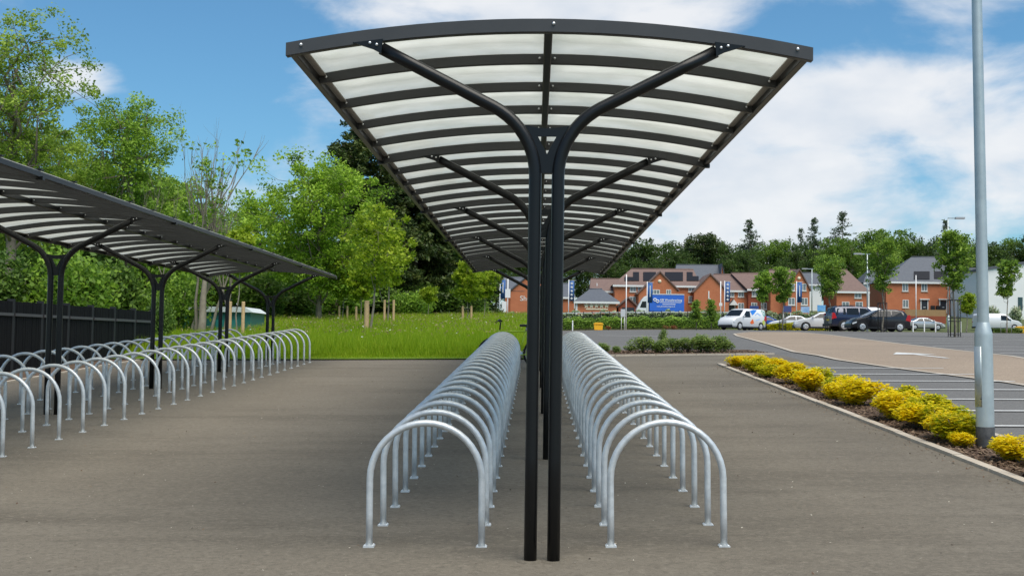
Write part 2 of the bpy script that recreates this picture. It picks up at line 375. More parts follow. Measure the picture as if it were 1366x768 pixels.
# direction arrow on the aisle: shaft and head
b = MB()
for poly in ([(9.72, 28.7), (9.86, 28.7), (9.74, 31.0), (9.60, 31.0)], [(9.1, 30.7), (10.2, 30.7), (9.66, 32.3)]):
    b.add([(x, y, H(x, y)+.02) for x, y in poly], [tuple(range(len(poly)))])
struct(b.build('direction_arrow', road_white))
# paving-block edging lines of the aisle
for nm, ff in (('aisle_edging', fi), ('aisle_edging', fo)):
    b = MB(); ys = list(np.arange(4, 73, 1.))
    for y in ys:
        x = ff(y); b.v += [(x-.07, y, H(x-.07, y)+.014), (x+.07, y, H(x+.07, y)+.014)]
    for i in range(len(ys)-1): b.f.append((2*i, 2*i+1, 2*i+3, 2*i+2)); b.smooth.append(False)
    struct(b.build(nm, concrete))

# ------------------------------------------------------------------ planting beds with kerb stones
def kerb_run(pts, w, ht, L, parent, name='kerb_stone'):
    """straight stones laid along a polyline; all share one mesh per run"""
    b = MB(); b.box(-w/2, w/2, -L/2+.006, L/2-.006, -.12, ht); me = b.mesh(name, concrete)
    for (p, q) in zip(pts[:-1], pts[1:]):
        d = Vector((q[0]-p[0], q[1]-p[1])); n = max(1, int(d.length/L)); 
        for i in range(n):
            c = Vector(p)+d*((i+.5)/n); a = math.atan2(-d.x, d.y)
            o = obj(name, me, parent); o.location = (c.x, c.y, H(c.x, c.y)+random.uniform(-.004, .004))
            e = d.normalized(); sl = (H(c.x+e.x*.5, c.y+e.y*.5)-H(c.x-e.x*.5, c.y-e.y*.5))
            o.rotation_euler = (math.atan(sl), 0, a+random.uniform(-.004, .004)); o.scale = (1, d.length/n/L, 1)
bed = struct(sheet('flower_bed', rows_between(6, 26.3, 4.07, 4.87, 1.), mulch_mat, 4, .012))
kerb_run([(4.025, 6.), (4.025, 26.3)], .1, .03, .92, bed)
kerb_run([(4.92, 6.), (4.92, 26.3)], .1, .05, .92, bed)
kerb_run([(4.05, 26.36), (4.95, 26.36)], .1, .03, .9, bed)
bed2 = struct(sheet('shrub_bed', rows_between(31.2, 34.6, 1.0, 6.1, 1.), mulch_mat, 6, .03))
kerb_run([(.95, FAR(.95)+.06), (6.15, FAR(6.15)+.06)], .1, .04, .92, bed2)
v = []
for i in range(7):
    x = 1+5.1*i/6; v += [(x, FAR(x)+.1, H(x, FAR(x)+.1)+.02), (x, 31.3, H(x, 31.3)+.026)]
me = bpy.data.meshes.new('shrub_bed_front'); me.from_pydata(v, [], [(2*i, 2*i+2, 2*i+3, 2*i+1) for i in range(6)]); me.materials.append(mulch_mat); struct(obj('shrub_bed_front', me))
edge = struct(sheet('grass_verge', rows_between(28.62, 30.6, -9.3, .75, .5), meadow_mat, 20, .03, h=lambda x, y: Hm(x, y)))
kerb_run([(-9.45, 6.), (-9.45, 28.5)], .08, .03, .92, edge)
struct(sheet('meadow', rows_between(28.9, 118, -75, .7, 2.), meadow_mat, 60, .02, h=Hm))
struct(sheet('left_verge', rows_between(-6, 29, -75, -9.5, 2.), mulch_mat, 50, .0))

# scattered chips: verts built with numpy
def cards(centres, size, aspect=.5, upbias=0., tone=None, fold=0., rg=None):
    """diamond leaf quads at centres; returns verts, faces"""
    rg = rg or rng; n = len(centres)
    nrm = rg.normal(size=(n, 3)); nrm[:, 2] = np.abs(nrm[:, 2])+upbias; nrm /= np.linalg.norm(nrm, axis=1)[:, None]
    a = rg.normal(size=(n, 3)); a -= nrm*(a*nrm).sum(1)[:, None]; a /= np.linalg.norm(a, axis=1)[:, None]
    bb = np.cross(nrm, a); s = (np.asarray(size)*rg.uniform(.65, 1.35, n))[:, None]
    c = np.asarray(centres)
    v = np.stack([c-a*s*.5, c+bb*s*aspect*.5-nrm*s*.08, c+a*s*.5, c-bb*s*aspect*.5-nrm*s*.08], 1).reshape(-1, 3)
    return v, np.arange(4*n).reshape(n, 4)
def chips(name, pts, size, m):
    v, f = cards(np.array(pts), size, .5, 2.5)
    me = np_mesh(name, v, f, m, rng.uniform(0, 1, len(f))); return struct(obj(name, me), 'stuff')
pts = [(x, y, H(x, y)+.022+random.uniform(0, .015)) for x, y in zip(rng.uniform(4.08, 4.86, 9000), 6+20*rng.uniform(0, 1, 9000)**1.3)]
chips('bark_chips', pts, .05, litter_mat)
pts = [(x, y, H(x, y)+.04) for x, y in zip(rng.uniform(1, 6.1, 2500), rng.uniform(31.0, 33.5, 2500))]
chips('bark_chips', pts, .07, litter_mat)
pts = []
for i in range(380):
    x = 3.96-abs(rng.normal(0, .13)); y = rng.uniform(8, 26); pts.append((x, y, H(x, y)+.008))
for i in range(350):
    x, y = rng.uniform(-9, 4), rng.uniform(6, 28); pts.append((x, y, H(x, y)+.006))
chips('leaf_litter', pts, .026, litter_mat)

pts = []
for i in range(900):
    x, y = rng.uniform(-9, 3.9), 5+22*rng.uniform(0, 1)**1.4; pts.append((x, y, H(x, y)+.005))
chips('pale_grit', pts, .016, leafmat('pale_grit_stone', (.30, .27, .22), (.5, .46, .38), (.65, .6, .5), 0.0, .9))
# ------------------------------------------------------------------ cycle shelters
ARCH_RISE, HALF_W, N_FR, BAY_L, Y_FIRST = .150, 1.525, 6, 4.292, 7.108
def arc_z(x, top): return top-ARCH_RISE*(x/HALF_W)**2
def arc_bar(top, depth, y0, y1, x0=-HALF_W, x1=HALF_W, n=20):
    """curved bar whose top follows the roof arc"""
    b = MB(); xs = [x0+(x1-x0)*i/n for i in range(n+1)]
    for x in xs:
        z = arc_z(x, top); b.v += [(x, y0, z-depth), (x, y1, z-depth), (x, y1, z), (x, y0, z)]
    for i in range(n):
        o = 4*i
        for k in range(4): b.f.append((o+k, o+(k+1) % 4, o+4+(k+1) % 4, o+4+k)); b.smooth.append(k in (0, 2))
    b.f += [(3, 2, 1, 0), tuple(4*n+k for k in range(4))]; b.smooth += [False, False]
    return b
bolt_b = MB().lathe([(0.0001, -.012), (.008, -.012), (.0105, -.006), (.0105, 0)], 8, 'y'); bolt_me = bolt_b.mesh('bolt', zinc)
def make_shelter(xc, top, label):
    """xc: axis in x; top: world z of the roof crown"""
    z0 = H(xc, Y_FIRST); t = thing('cycle_shelter', label, 'shelter', (xc, Y_FIRST, z0), group='twin canopied cycle shelters')
    T = top-z0
    big = arc_bar(T, .078, -.03, .03).mesh('rib', anthracite); small = arc_bar(T, .064, -.022, .022).mesh('rib', anthracite)
    end = arc_bar(T, .078, -.03, .03, -HALF_W-.047, HALF_W+.047).mesh('rib', anthracite)
    for m_ in (big, small, end): fixnormals(m_)
    step = BAY_L/5; NR = (N_FR-1)*5
    for i in range(NR+1):
        o = obj('rib', end if i in (0, NR) else big if i % 5 == 0 else small, t); o.location = (0, i*step, 0)
        for bx in (-HALF_W+.045, -.05, .05, HALF_W-.045):
            if i == 0 and abs(bx) < .06: continue
            q = obj('bolt', bolt_me, o); q.location = (bx, -.031 if i % 5 == 0 else -.023, arc_z(bx, T)-.03); q.scale = (.8,)*3 if i else (.95,)*3
        if i == 0:
            q = obj('bolt', bolt_me, o); q.location = (.03, -.031, T-.03); q.scale = (.95,)*3
    L = (N_FR-1)*BAY_L
    for s in (-1, 1):
        x = s*HALF_W; z = arc_z(HALF_W, T)
        e = MB().box(min(x, x+s*.046), max(x, x+s*.046), .031, L-.031, z-.062, z-.008).build('edge_rail', black_paint, t, .004)
        e2 = MB().box(min(x-s*.045, x-s*.001), max(x-s*.045, x-s*.001), .034, L-.03, z-.012, z-.004).build('glazing_strip', mat('aluminium_strip', (.42, .40, .36), .5, metal=.3), t)
        for i in range(1, N_FR-1): MB().box(min(x-s*.01, x+s*.06), max(x-s*.01, x+s*.06), i*BAY_L-.026, i*BAY_L+.026, z-.085, z-.05).build('rail_sleeve', black_paint, t)
    capm = MB().box(-.03, .03, -.025, .025, -.002, .012).mesh('glazing_cap', black_paint)
    for i in range(1, NR):
        for s in (-1, 1): q = obj('glazing_cap', capm, t); q.location = (s*(HALF_W+.012), i*step, arc_z(HALF_W, T)+.010)
    MB().box(-.026, .026, .031, L-.031, T-.075, T-.012).build('ridge_purlin', black_paint, t, .006)
    # panels: one each side of the ridge in every rib interval
    for s in (-1, 1):
        x0, x1 = (s*.004, s*(HALF_W+.02)) if s > 0 else (s*(HALF_W+.02), s*.004)
        pm = arc_bar(T+.010, .006, .004, step-.004, x0, x1, 10).mesh('roof_panel', poly_mat); fixnormals(pm)
        for i in range(NR):
            o = obj('roof_panel', pm, t); o.location = (0, i*step, random.uniform(-.0008, .0008))
    # twin bent tubes
    R_b, AL, zb = .465, .76, 0
    armz = arc_z(1.0, T)-.118
    ang = R(63)
    for i in range(N_FR):
        y = i*BAY_L; gz = H(xc, Y_FIRST+y)-z0
        zs = armz-(R_b*math.sin(ang)+AL*math.cos(ang))      # where the bend starts
        for s in (-1, 1):
            pts = [(s*.068, y, gz-.05), (s*.068, y, gz+.6), (s*.068, y, zs-.3), (s*.068, y, zs-.02)]
            for k in range(0, 11):
                a = ang*k/10; pts.append((s*(.068+R_b*(1-math.cos(a))), y, zs+R_b*math.sin(a)))
            ex, ez = .068+R_b*(1-math.cos(ang)), zs+R_b*math.sin(ang)
            for k in (.3, .7, 1.): pts.append((s*(ex+AL*k*math.sin(ang)), y, ez+AL*k*math.cos(ang)))
            p = MB().tube(pts, .038, 18).build('post', black_paint, t)
            MB().lathe([(.0001, gz+.006), (.062, gz+.006), (.085, gz-.004), (.09, gz-.02)], 14, 'z', (s*.068, y, 0)).build('tarmac_collar', tarmac_mat, t)
            # end bracket bolted to the rib
            e = Vector((s*(ex+AL*math.sin(ang)), ez+AL*math.cos(ang)))
            d = Vector((s*math.sin(ang), math.cos(ang))); nrm = Vector((-d.y, d.x))*s
            zr = arc_z(e.x, T)-.06
            poly = [(e.x-d.x*.02-nrm.x*.034, e.y-d.y*.02-nrm.y*.034), (e.x+d.x*.035-nrm.x*.034, e.y+d.y*.035-nrm.y*.034), (e.x+s*.17, arc_z(e.x+s*.17, T)-.07), (e.x-s*.01, arc_z(e.x, T)-.07)]
            br = MB().prism(poly, 'y', y-.045, y-.031)
            bo = br.build('arm_bracket', black_paint, t)
            for k in (.025, .066):
                q = obj('bolt', bolt_me, bo); q.location = (e.x+s*k, y-.046, e.y+.006+.25*k); q.scale = (.85,)*3
        # gusset plate with a triangular hole between the two bends
        def edge_x(z):
            if z < zs: return .068-.03
            a = math.asin(min(1, (z-zs)/R_b)); return .068+R_b*(1-math.cos(a))-.012
        zz = [zs+.02+k*(R_b*math.sin(ang)*.78-.02)/8 for k in range(9)]
        outer = [(edge_x(z), z) for z in zz]
        top_z = zz[-1]; w = outer[-1][0]
        topc = [(w*(1-2*k/8), top_z-.035*(1-(1-2*k/8)**2)) for k in range(1, 8)]
        loop = outer+topc+[(-x, z) for x, z in outer[::-1]]
        hz1, hz0 = top_z-.085, top_z-.19; hole = [(-.055, hz1), (0, hz0), (.055, hz1)]
        bm = bmesh.new(); ov = [bm.verts.new((x, y-.006, z)) for x, z in loop]; hv = [bm.verts.new((x, y-.006, z)) for x, z in hole]
        es = [bm.edges.new((ov[k], ov[(k+1) % len(ov)])) for k in range(len(ov))]+[bm.edges.new((hv[k], hv[(k+1) % 3])) for k in range(3)]
        bmesh.ops.triangle_fill(bm, use_beauty=True, edges=es)
        r_ = bmesh.ops.extrude_face_region(bm, geom=bm.faces[:]); bmesh.ops.translate(bm, vec=(0, .012, 0), verts=[g for g in r_['geom'] if isinstance(g, bmesh.types.BMVert)])
        bmesh.ops.recalc_face_normals(bm, faces=bm.faces[:])
        me = bpy.data.meshes.new('gusset_plate'); bm.to_mesh(me); bm.free(); me.materials.append(black_paint); obj('gusset_plate', me, t)
    return t
make_shelter(.0566, 3.52, 'black steel shelter with curved clear roof over the hoop rows and green bicycle')
make_shelter(-6.335, 3.33, 'black steel shelter with curved clear roof beside the dark fence and tall trees')

# ------------------------------------------------------------------ hoop cycle stands
def make_stand():
    t = thing('cycle_stand', '', 'cycle stand')
    W, zl = .35, .415
    pts = [(-W, 0, -.02), (-W, 0, .2), (-W, 0, zl-.02)]
    for k in range(0, 21): a = math.pi*k/20; pts.append((-W*math.cos(a), 0, zl+W*math.sin(a)))
    pts += [(W, 0, zl-.02), (W, 0, .2), (W, 0, -.02)]
    MB().tube(pts, .0212, 12).build('hoop', galv, t)
    for s in (-1, 1):
        b = MB().box(s*W-.034, s*W+.034, -.034, .034, -.014, .007)
        p = b.build('base_plate', galv, t)
        for bx in (-.024, .024): 
            for by in (-.034, .034):
                q = MB().lathe([(.0001, .013), (.004, .013), (.0055, .01), (.0055, .006)], 6, 'z', (s*W+bx, by*.8, 0)).build('anchor_bolt', zinc, p)
    return t
stand0 = make_stand(); first = True
def stand(x, y, label, group, rz=0.):
    global first
    loc = (x, y, H(x, y)); o = stand0 if first else copy_tree(stand0, loc)
    first = False; o.location = loc; o.rotation_euler = (random.uniform(-.008, .008), math.atan(.0181)*-.6+random.uniform(-.006, .006), rz+random.uniform(-.012, .012))
    tag(o, label, 'cycle stand', group); return o
ORD = ['first', 'second', 'third', 'fourth', 'fifth', 'sixth', 'seventh', 'eighth', 'ninth', 'tenth', 'eleventh', 'twelfth', 'thirteenth', 'fourteenth', 'fifteenth', 'sixteenth', 'seventeenth', 'eighteenth', 'nineteenth', 'twentieth']
ORD += ['twenty '+o for o in ORD[:9]]+['thirtieth']
ROWS = [(-.6658, 26, '{} hoop stand from the green bicycle, in the row ending at it', 'hoop stands in the row ending at the bicycle'),
        (.8367, 26, '{} hoop stand from the green shrub bed, in the row nearest the yellow shrubs', 'hoop stands in the row nearest the yellow shrubs'),
        (-5.53, 30, '{} hoop stand from the meadow, fence side shelter, row beside the open tarmac', 'hoop stands on the tarmac side of the far shelter'),
        (-7.05, 30, '{} hoop stand from the meadow, fence side shelter, row beside the dark fence', 'hoop stands on the fence side of the far shelter')]
for (x, n, lab, grp) in ROWS:
    for i in range(n): stand(x, 7.5187+i*.6915, lab.format(ORD[n-1-i]), grp)

# ------------------------------------------------------------------ bicycle at the end of the row
lime = mat('lime_paint', (.42, .62, .02), .3, coat=.3); rubber = mat('tyre_rubber', (.012, .012, .012), .8); satin = mat('satin_black', (.02, .02, .02), .45)
alloy = mat('alloy', (.5, .51, .52), .35, metal=.8)
def bicycle():
    x0, y0 = -.42, 25.2; t = thing('bicycle', 'lime green bicycle with black tyres parked at the end of the hoop row', 'bicycle', (x0, y0, H(x0, y0)), R(4))
    rw = .32; fw, rwx = (-.46, 0, rw), (.50, 0, rw)
    for c in (fw, rwx):
        pts = [(rw*.955*math.cos(2*math.pi*k/28), 0, rw*.955*math.sin(2*math.pi*k/28)) for k in range(29)]
        w = MB().tube(pts, .024, 8, cap=False).build('wheel', rubber, t); w.location = c
        pts = [(p[0]*.92, 0, p[2]*.92) for p in pts]; MB().tube(pts, .012, 6, cap=False).build('rim', alloy, w)
        sp = MB()
        for k in range(14): a = 2*math.pi*k/14; sp.tube([(0, random.choice((-.03, .03)), 0), (.29*math.cos(a), 0, .29*math.sin(a))], .0022, 4)
        sp.lathe([(.02, -.04), (.02, .04)], 10, 'y'); sp.build('spokes', alloy, w)
    bb, seat, head0, head1 = (.08, 0, .29), (.22, 0, .78), (-.36, 0, .66), (-.33, 0, .80)
    fr = MB()
    for a, b_, r in ((bb, seat, .017), (seat, (-.335, 0, .77), .018), (bb, (-.355, 0, .68), .021), (head0, head1, .022)): fr.tube([a, b_], r, 10)
    for s in (-1, 1): fr.tube([(.09, s*.04, .29), (.5, s*.06, rw)], .010, 8).tube([(.205, s*.02, .72), (.5, s*.06, rw)], .009, 8)
    fr.build('frame', lime, t)
    fk = MB()
    for s in (-1, 1): fk.tube([(-.365, s*.045, .64), (-.40, s*.05, .5), (-.46, s*.05, rw)], .013, 8)
    fk.build('fork', satin, t)
    MB().tube([(-.325, 0, .8), (-.31, 0, .96), (-.36, 0, 1.0)], .015, 8).tube([(-.33, -.31, 1.01), (-.36, -.1, 1.0), (-.36, .1, 1.0), (-.33, .31, 1.01)], .013, 8).build('handlebar', satin, t)
    for s in (-1, 1): MB().tube([(-.33, s*.31, 1.01), (-.3, s*.4, 1.0)], .018, 8).tube([(-.37, s*.22, 1.0), (-.42, s*.27, .95)], .007, 6).build('grip', rubber, t)
    st = MB().prism([(-.16, -.03), (-.02, -.05), (.09, -.08), (.12, 0), (.09, .08), (-.02, .05), (-.16, .03)], 'z', .88, .93)
    st.v = [(x+.25, y, z) for x, y, z in st.v]; st.build('saddle', satin, t, .015)
    MB().tube([seat, (.245, 0, .89)], .014, 8).build('seat_post', alloy, t)
    MB().lathe([(.0, -.03), (.095, -.03), (.095, -.025), (.0, -.025)], 20, 'y', bb).tube([(.08, -.06, .29), (.08, .06, .29)], .012, 8).tube([(.08, -.07, .29), (-.06, -.08, .19)], .010, 6).tube([(.08, .07, .29), (.22, .08, .39)], .010, 6).build('crank', alloy, t)
    for (px_, s, pz) in ((-.06, -1, .19), (.22, 1, .39)): MB().box(px_-.045, px_+.045, s*.13-.045, s*.13+.045, pz-.012, pz+.012).build('pedal', satin, t)
    t.rotation_euler = (R(3), 0, R(4))
bicycle()

# ------------------------------------------------------------------ lamp columns
def near_lamp():
    x, y = 4.52, 12.15; t = thing('lamp_post', 'galvanised lamp post with wide base and black band standing among yellow shrubs', 'lamp post', (x, y, H(x, y)), 0)
    MB().lathe([(.088, .2), (.087, 1.13), (.084, 1.16), (.060, 1.255), (.058, 1.26), (.0575, 1.262)], 28).build('base_column', galv2, t)
    MB().lathe([(.0575, 1.25), (.05, 4.5), (.042, 8.2), (0.001, 8.2)], 22).build('shaft', galv2, t)
    MB().lathe([(.0905, -.1), (.0905, .215), (.088, .22)], 28).build('root_band', dark_root, t)
    d = MB(); n = 8
    for k in range(n+1):
        a = R(203)+R(64)*(k/n-.5); 
        for z in (.42, 1.02):
            for r in (.0885, .0925): d.v.append((r*math.cos(a), r*math.sin(a), z))
    for k in range(n):
        o = 4*k; d.f += [(o+1, o+5, o+7, o+3), (o+2, o+3, o+7, o+6), (o, o+4, o+5, o+1)]; d.smooth += [True, False, False]
    d.f += [(0, 1, 3, 2), (4*n, 4*n+2, 4*n+3, 4*n+1)]; d.smooth += [False]*2
    p = d.build('access_door', galv2, t)
    MB().lathe([(.0001, -.004), (.008, -.004), (.008, .002)], 8, 'y', (-.062, -.071, .5)).build('door_lock', dark_root, p)
    h = MB().box(-.45, -.05, -.09, .09, 8.12, 8.2).tube([(0, 0, 8.16), (-.1, 0, 8.16)], .03, 8); h.build('lantern', mat('lantern_grey', (.35, .36, .37), .5), t)
    t.rotation_euler = (0, R(-.85), 0)
near_lamp()
def far_lamp(px, top, Y, arms, label, r=.075):
    x = X(px, Y); g = H(x, Y); h = Z(px, top, Y)-g
    t = thing('street_lamp', label, 'street lamp', (x, Y, g), 0)
    MB().tube([(0, 0, -.1), (0, 0, 1.3)], r*1.35, 12).build('base_column', galv2, t)
    MB().tube([(0, 0, 1.3), (0, 0, h-.05)], [r, r*.6], 10).build('shaft', galv2, t)
    for s in arms:
        MB().box(min(0, s*.9), max(0, s*.9), -.05, .05, h-.1, h-.02).build('bracket_arm', galv2, t)
        MB().box(min(s*.55, s*1.25), max(s*.55, s*1.25), -.16, .16, h-.12, h+.02).build('lantern', mat('lantern_grey', (.35, .36, .37), .5), t)
far_lamp(1157, 338, 112, (-1, 1), 'tall twin arm street lamp behind the dark blue off roader')
far_lamp(1083, 358, 150, (-1, 1), 'slimmer twin arm street lamp standing before the brown roofed brick houses')
far_lamp(1265, 290, 92, (1,), 'tall thin street lamp beside the caged tree near the slate roofed house', .06)

# ------------------------------------------------------------------ vegetation builders
def leaf_mesh(name, centres, size, m, rg, aspect=.55, upbias=.4, ctone=None, spread=.25):
    v, f = cards(centres, size, aspect, upbias, rg=rg)
    t = (ctone if ctone is not None else np.full(len(f), .5))+rg.normal(0, spread, len(f))
    return np_mesh(name, v, f, m, np.clip(t, 0, 1))
def clusters_to_leaves(cent, rad, per, rg, flat=.75):
    n = len(cent); k = np.repeat(np.arange(n), per)
    d = rg.normal(size=(n*per, 3)); d /= np.linalg.norm(d, axis=1)[:, None]
    r = rg.uniform(0, 1, n*per)**.45
    p = cent[k]+d*(r*np.asarray(rad)[k] if np.ndim(rad) else r*rad)[:, None]*np.array([1, 1, flat])
    ct = rg.normal(.5, .20, n)[k]
    return p, ct
def broadleaf(seed, h, clear, rx, rz=None, lobes=9, per_lobe=16, per=55, leaf=.22, m=None, bm_=None, crad=.55, trunk_r=None, loose=0., lean=0., stems=1, ry=None):
    """returns (trunk mesh, crown mesh); height h, crown from 'clear' upwards, half width rx"""
    rg = np.random.default_rng(seed); ry = ry or rx
    trunk_r = trunk_r or h*.018; ch = h-clear; T = MB()
    lob = []
    for i in range(lobes):
        a = 2*math.pi*(i*.618+rg.uniform(-.08, .08)); q = (i+.5)/lobes
        zz = clear+ch*(.16+.70*q); prof = math.sin(math.pi*min(1, .18+.80*(1-q)))**.75
        rr = rg.uniform(.35, .62)*prof
        lob.append((np.array([rx*rr*math.cos(a), ry*rr*math.sin(a), zz]), rg.uniform(.34, .5)*min(rx, ch*.5)*(.75+.5*prof)))
    lob.append((np.array([rg.uniform(-.1, .1)*rx, rg.uniform(-.1, .1)*ry, h-.2*ch]), .22*ch if ch*.22 < rx*.5 else rx*.5))
    base = [(0, 0, -.2)]; top = np.array([lean*h, 0, clear+ch*.72])
    tp = [np.array([lean*h*q+rg.normal(0, .012*h)*(q > .1), rg.normal(0, .012*h)*(q > .1), -.2+(top[2]+.2)*q]) for q in (0, .12, .3, .5, .7, .85, 1)]
    T.tube(tp, [trunk_r*1.25, trunk_r, trunk_r*.85, trunk_r*.65, trunk_r*.45, trunk_r*.28, trunk_r*.12], 9)
    cents = []
    for (c, r) in lob:
        c = c+np.array([lean*c[2], 0, 0])
        zb = max(clear*.8, min(c[2]-.25*ch, top[2])); k = (zb+.2)/(top[2]+.2)
        p0 = np.array([np.interp(k, (0, .12, .3, .5, .7, .85, 1), [t[j] for t in tp]) for j in range(3)])
        mid = (p0+c)/2+np.array([0, 0, -.05*ch])+rg.normal(0, .03*h, 3)
        T.tube([p0, mid, c], [trunk_r*.36, trunk_r*.25, trunk_r*.10], 6)
        n = per_lobe; d = rg.normal(size=(n, 3)); d /= np.linalg.norm(d, axis=1)[:, None]
        q = r*rg.uniform(.45, 1.12+loose, n)
        cc = c+d*q[:, None]*np.array([1, 1, .85]); cents.append(cc)
        for e in cc[::2]: T.tube([c+(e-c)*.05, c+(e-c)*.55+rg.normal(0, .05*r, 3), e], [trunk_r*.10, trunk_r*.06, trunk_r*.025], 4, cap=False)
    cents = np.concatenate(cents); cents = cents[cents[:, 2] > clear*.85]
    rad = crad*rg.uniform(.6, 1.3, len(cents)); p, ct = clusters_to_leaves(cents, rad, per, rg)
    return T.mesh('trunk', bm_ or bark), leaf_mesh('crown', p, leaf, m, rg, ctone=ct)
def conifer(seed, h, clear, r, m, per=26, leaf=.3, dens=1., droop=.12, pw=.8, tr=None, whorl=.55, gap=0., cr_=.42):
    rg = np.random.default_rng(seed); T = MB(); tr = tr or h*.014
    T.tube([(0, 0, -.3), (0, 0, h*.5), (0, 0, h)], [tr*1.2, tr*.7, tr*.08], 8)
    cents = []; z = clear
    while z < h*.985:
        q = (z-clear)/(h-clear); rr = r*(1-q)**pw*rg.uniform(.75, 1.15)+.12; nb = max(3, int((5+3*(1-q))*dens))
        for i in range(nb):
            if rg.uniform() < gap: continue
            a = rg.uniform(0, 2*math.pi); L = rr*rg.uniform(.7, 1.1); e = np.array([L*math.cos(a), L*math.sin(a), -droop*L+.1*L*rg.normal()])
            T.tube([(0, 0, z), tuple(np.array([0, 0, z])+e)], [tr*.2, tr*.05], 4, cap=False)
            for s in np.linspace(.25, 1, max(2, int(L/.55))): cents.append(np.array([0, 0, z])+e*s+rg.normal(0, .08, 3))
        z += whorl*rg.uniform(.8, 1.25)*(.6+.4*(1-q))
    cents = np.array(cents); p, ct = clusters_to_leaves(cents, cr_*rg.uniform(.7, 1.2, len(cents)), per, rg, .7)
    return T.mesh('trunk', bark), leaf_mesh('crown', p, leaf, m, rg, aspect=.4, ctone=ct)
def put_tree(name, meshes, label, cat, loc, rz=0, scale=(1, 1, 1), group=None):
    t = thing(name, label, cat, loc, rz, group); t.scale = scale
    obj('trunk', meshes[0], t); obj('crown', meshes[1], t); return t
def blob_plant(seed, rx, ry, h, n, leaf, m, aspect=.55, lobes=6, twig=True):
    rg = np.random.default_rng(seed); L = []
    for i in range(lobes):
        a = rg.uniform(0, 2*math.pi); q = rg.uniform(0, .6)
        L.append((np.array([rx*q*math.cos(a), ry*q*math.sin(a), h*rg.uniform(.34, .68)]), rg.uniform(.34, .55)*(.8 if lobes > 8 else 1)))
    P = []; K = []
    for k, (c, s) in enumerate(L):
        nn = n//lobes; d = rg.normal(size=(nn, 3)); d /= np.linalg.norm(d, axis=1)[:, None]; r = rg.uniform(.55, 1.05, nn)*(1+.18*np.sin(9*d[:, 0]+k)*np.sin(8*d[:, 2]+2*k))
        q = c+d*r[:, None]*np.array([rx*s*1.15, ry*s*1.15, h*s*.85]); P.append(q); K.append(np.full(nn, rg.normal(.5, .1)))
    P = np.concatenate(P); K = np.concatenate(K); ok = P[:, 2] > .02; P, K = P[ok], K[ok]
    clump = .13*np.sin(P[:, 0]*31/rx)*np.sin(P[:, 1]*29/ry)*np.sin(P[:, 2]*33/h)
    return leaf_mesh('foliage', P, leaf, m, rg, aspect, .5, K+clump, .26)
def stems_mesh(seed, rx, h, n=7, r=.008):
    rg = np.random.default_rng(seed); b = MB()
    for i in range(n):
        a = rg.uniform(0, 2*math.pi); q = rg.uniform(.1, .6)*rx
        b.tube([(q*.2*math.cos(a), q*.2*math.sin(a), -.05), (q*.7*math.cos(a), q*.7*math.sin(a), h*.4), (q*1.1*math.cos(a), q*1.1*math.sin(a), h*.75)], [r, r*.7, r*.3], 5)
    return b.mesh('stems', bark)
def put_plant(name, fol, st, label, cat, loc, rz, scale, group=None):
    t = thing(name, label, cat, loc, rz, group); t.scale = scale
    obj('foliage', fol, t); obj('stems', st, t); return t

# ------------------------------------------------------------------ yellow shrubs in the flower bed
yf = [blob_plant(20+i, .5, .5, 1, 3600, .085, L_yellow if i < 3 else L_yellowgreen, .5, 12) for i in range(5)]
yst = stems_mesh(3, .5, 1, 9, .012)
YS = [(4.25, 25.3, .46, .34), (4.5, 24.6, .55, .38), (4.3, 23.6, .5, .38), (4.6, 22.9, .55, .42), (4.3, 22.2, .5, .32),
      (4.4, 20.6, .62, .48), (4.6, 19.8, .55, .44), (4.36, 19.0, .6, .5), (4.62, 18.2, .5, .42), (4.36, 17.6, .5, .36), (4.45, 16.7, .66, .5),
      (4.66, 15.3, .48, .50), (4.36, 14.7, .56, .48), (4.62, 14.2, .55, .48), (4.34, 13.8, .52, .38), (4.62, 13.5, .5, .42),
      (4.36, 12.9, .46, .38), (4.40, 12.5, .5, .42), (4.30, 12.15, .28, .22), (4.36, 11.15, .38, .32), (4.5, 10.75, .5, .38), (4.4, 10.2, .5, .36)]
for i, (x, y, w, h) in enumerate(YS):
    put_plant('yellow_shrub', yf[(i*2+(i//4)) % 5], yst, 'low golden leaved shrub growing in the kerbed bark bed around the lamp post', 'shrub', (x, y, H(x, y)+.01), random.uniform(0, 6), (w*1.38, w*1.42, h*.80), 'yellow shrubs in the kerbed bed')

# low green shrubs in the bed across the path end
lf = [blob_plant(40+i, .5, .5, 1, 1500, .10, L_low, .4, 6) for i in range(3)]; lst = stems_mesh(4, .5, 1, 9, .012)
for i, (px, y, w, h) in enumerate([(805, 31.6, .55, .34), (822, 31.9, .35, .22), (858, 31.4, .75, .5), (880, 31.5, .6, .42), (900, 31.7, .7, .48), (918, 31.8, .75, .46), (938, 31.8, .9, .6), (957, 32.0, .75, .55), (968, 32.3, .5, .36), (840, 33.2, .4, .2), (884, 33.4, .3, .75)]):
    x = X(px, y); put_plant('green_shrub', lf[i % 3], lst, 'low mixed green shrub in the narrow bark bed across the end of the tarmac', 'shrub', (x, y, H(x, y)+.03), random.uniform(0, 6), (w*1.3, w*1., h*.85), 'low green shrubs in the cross bed')

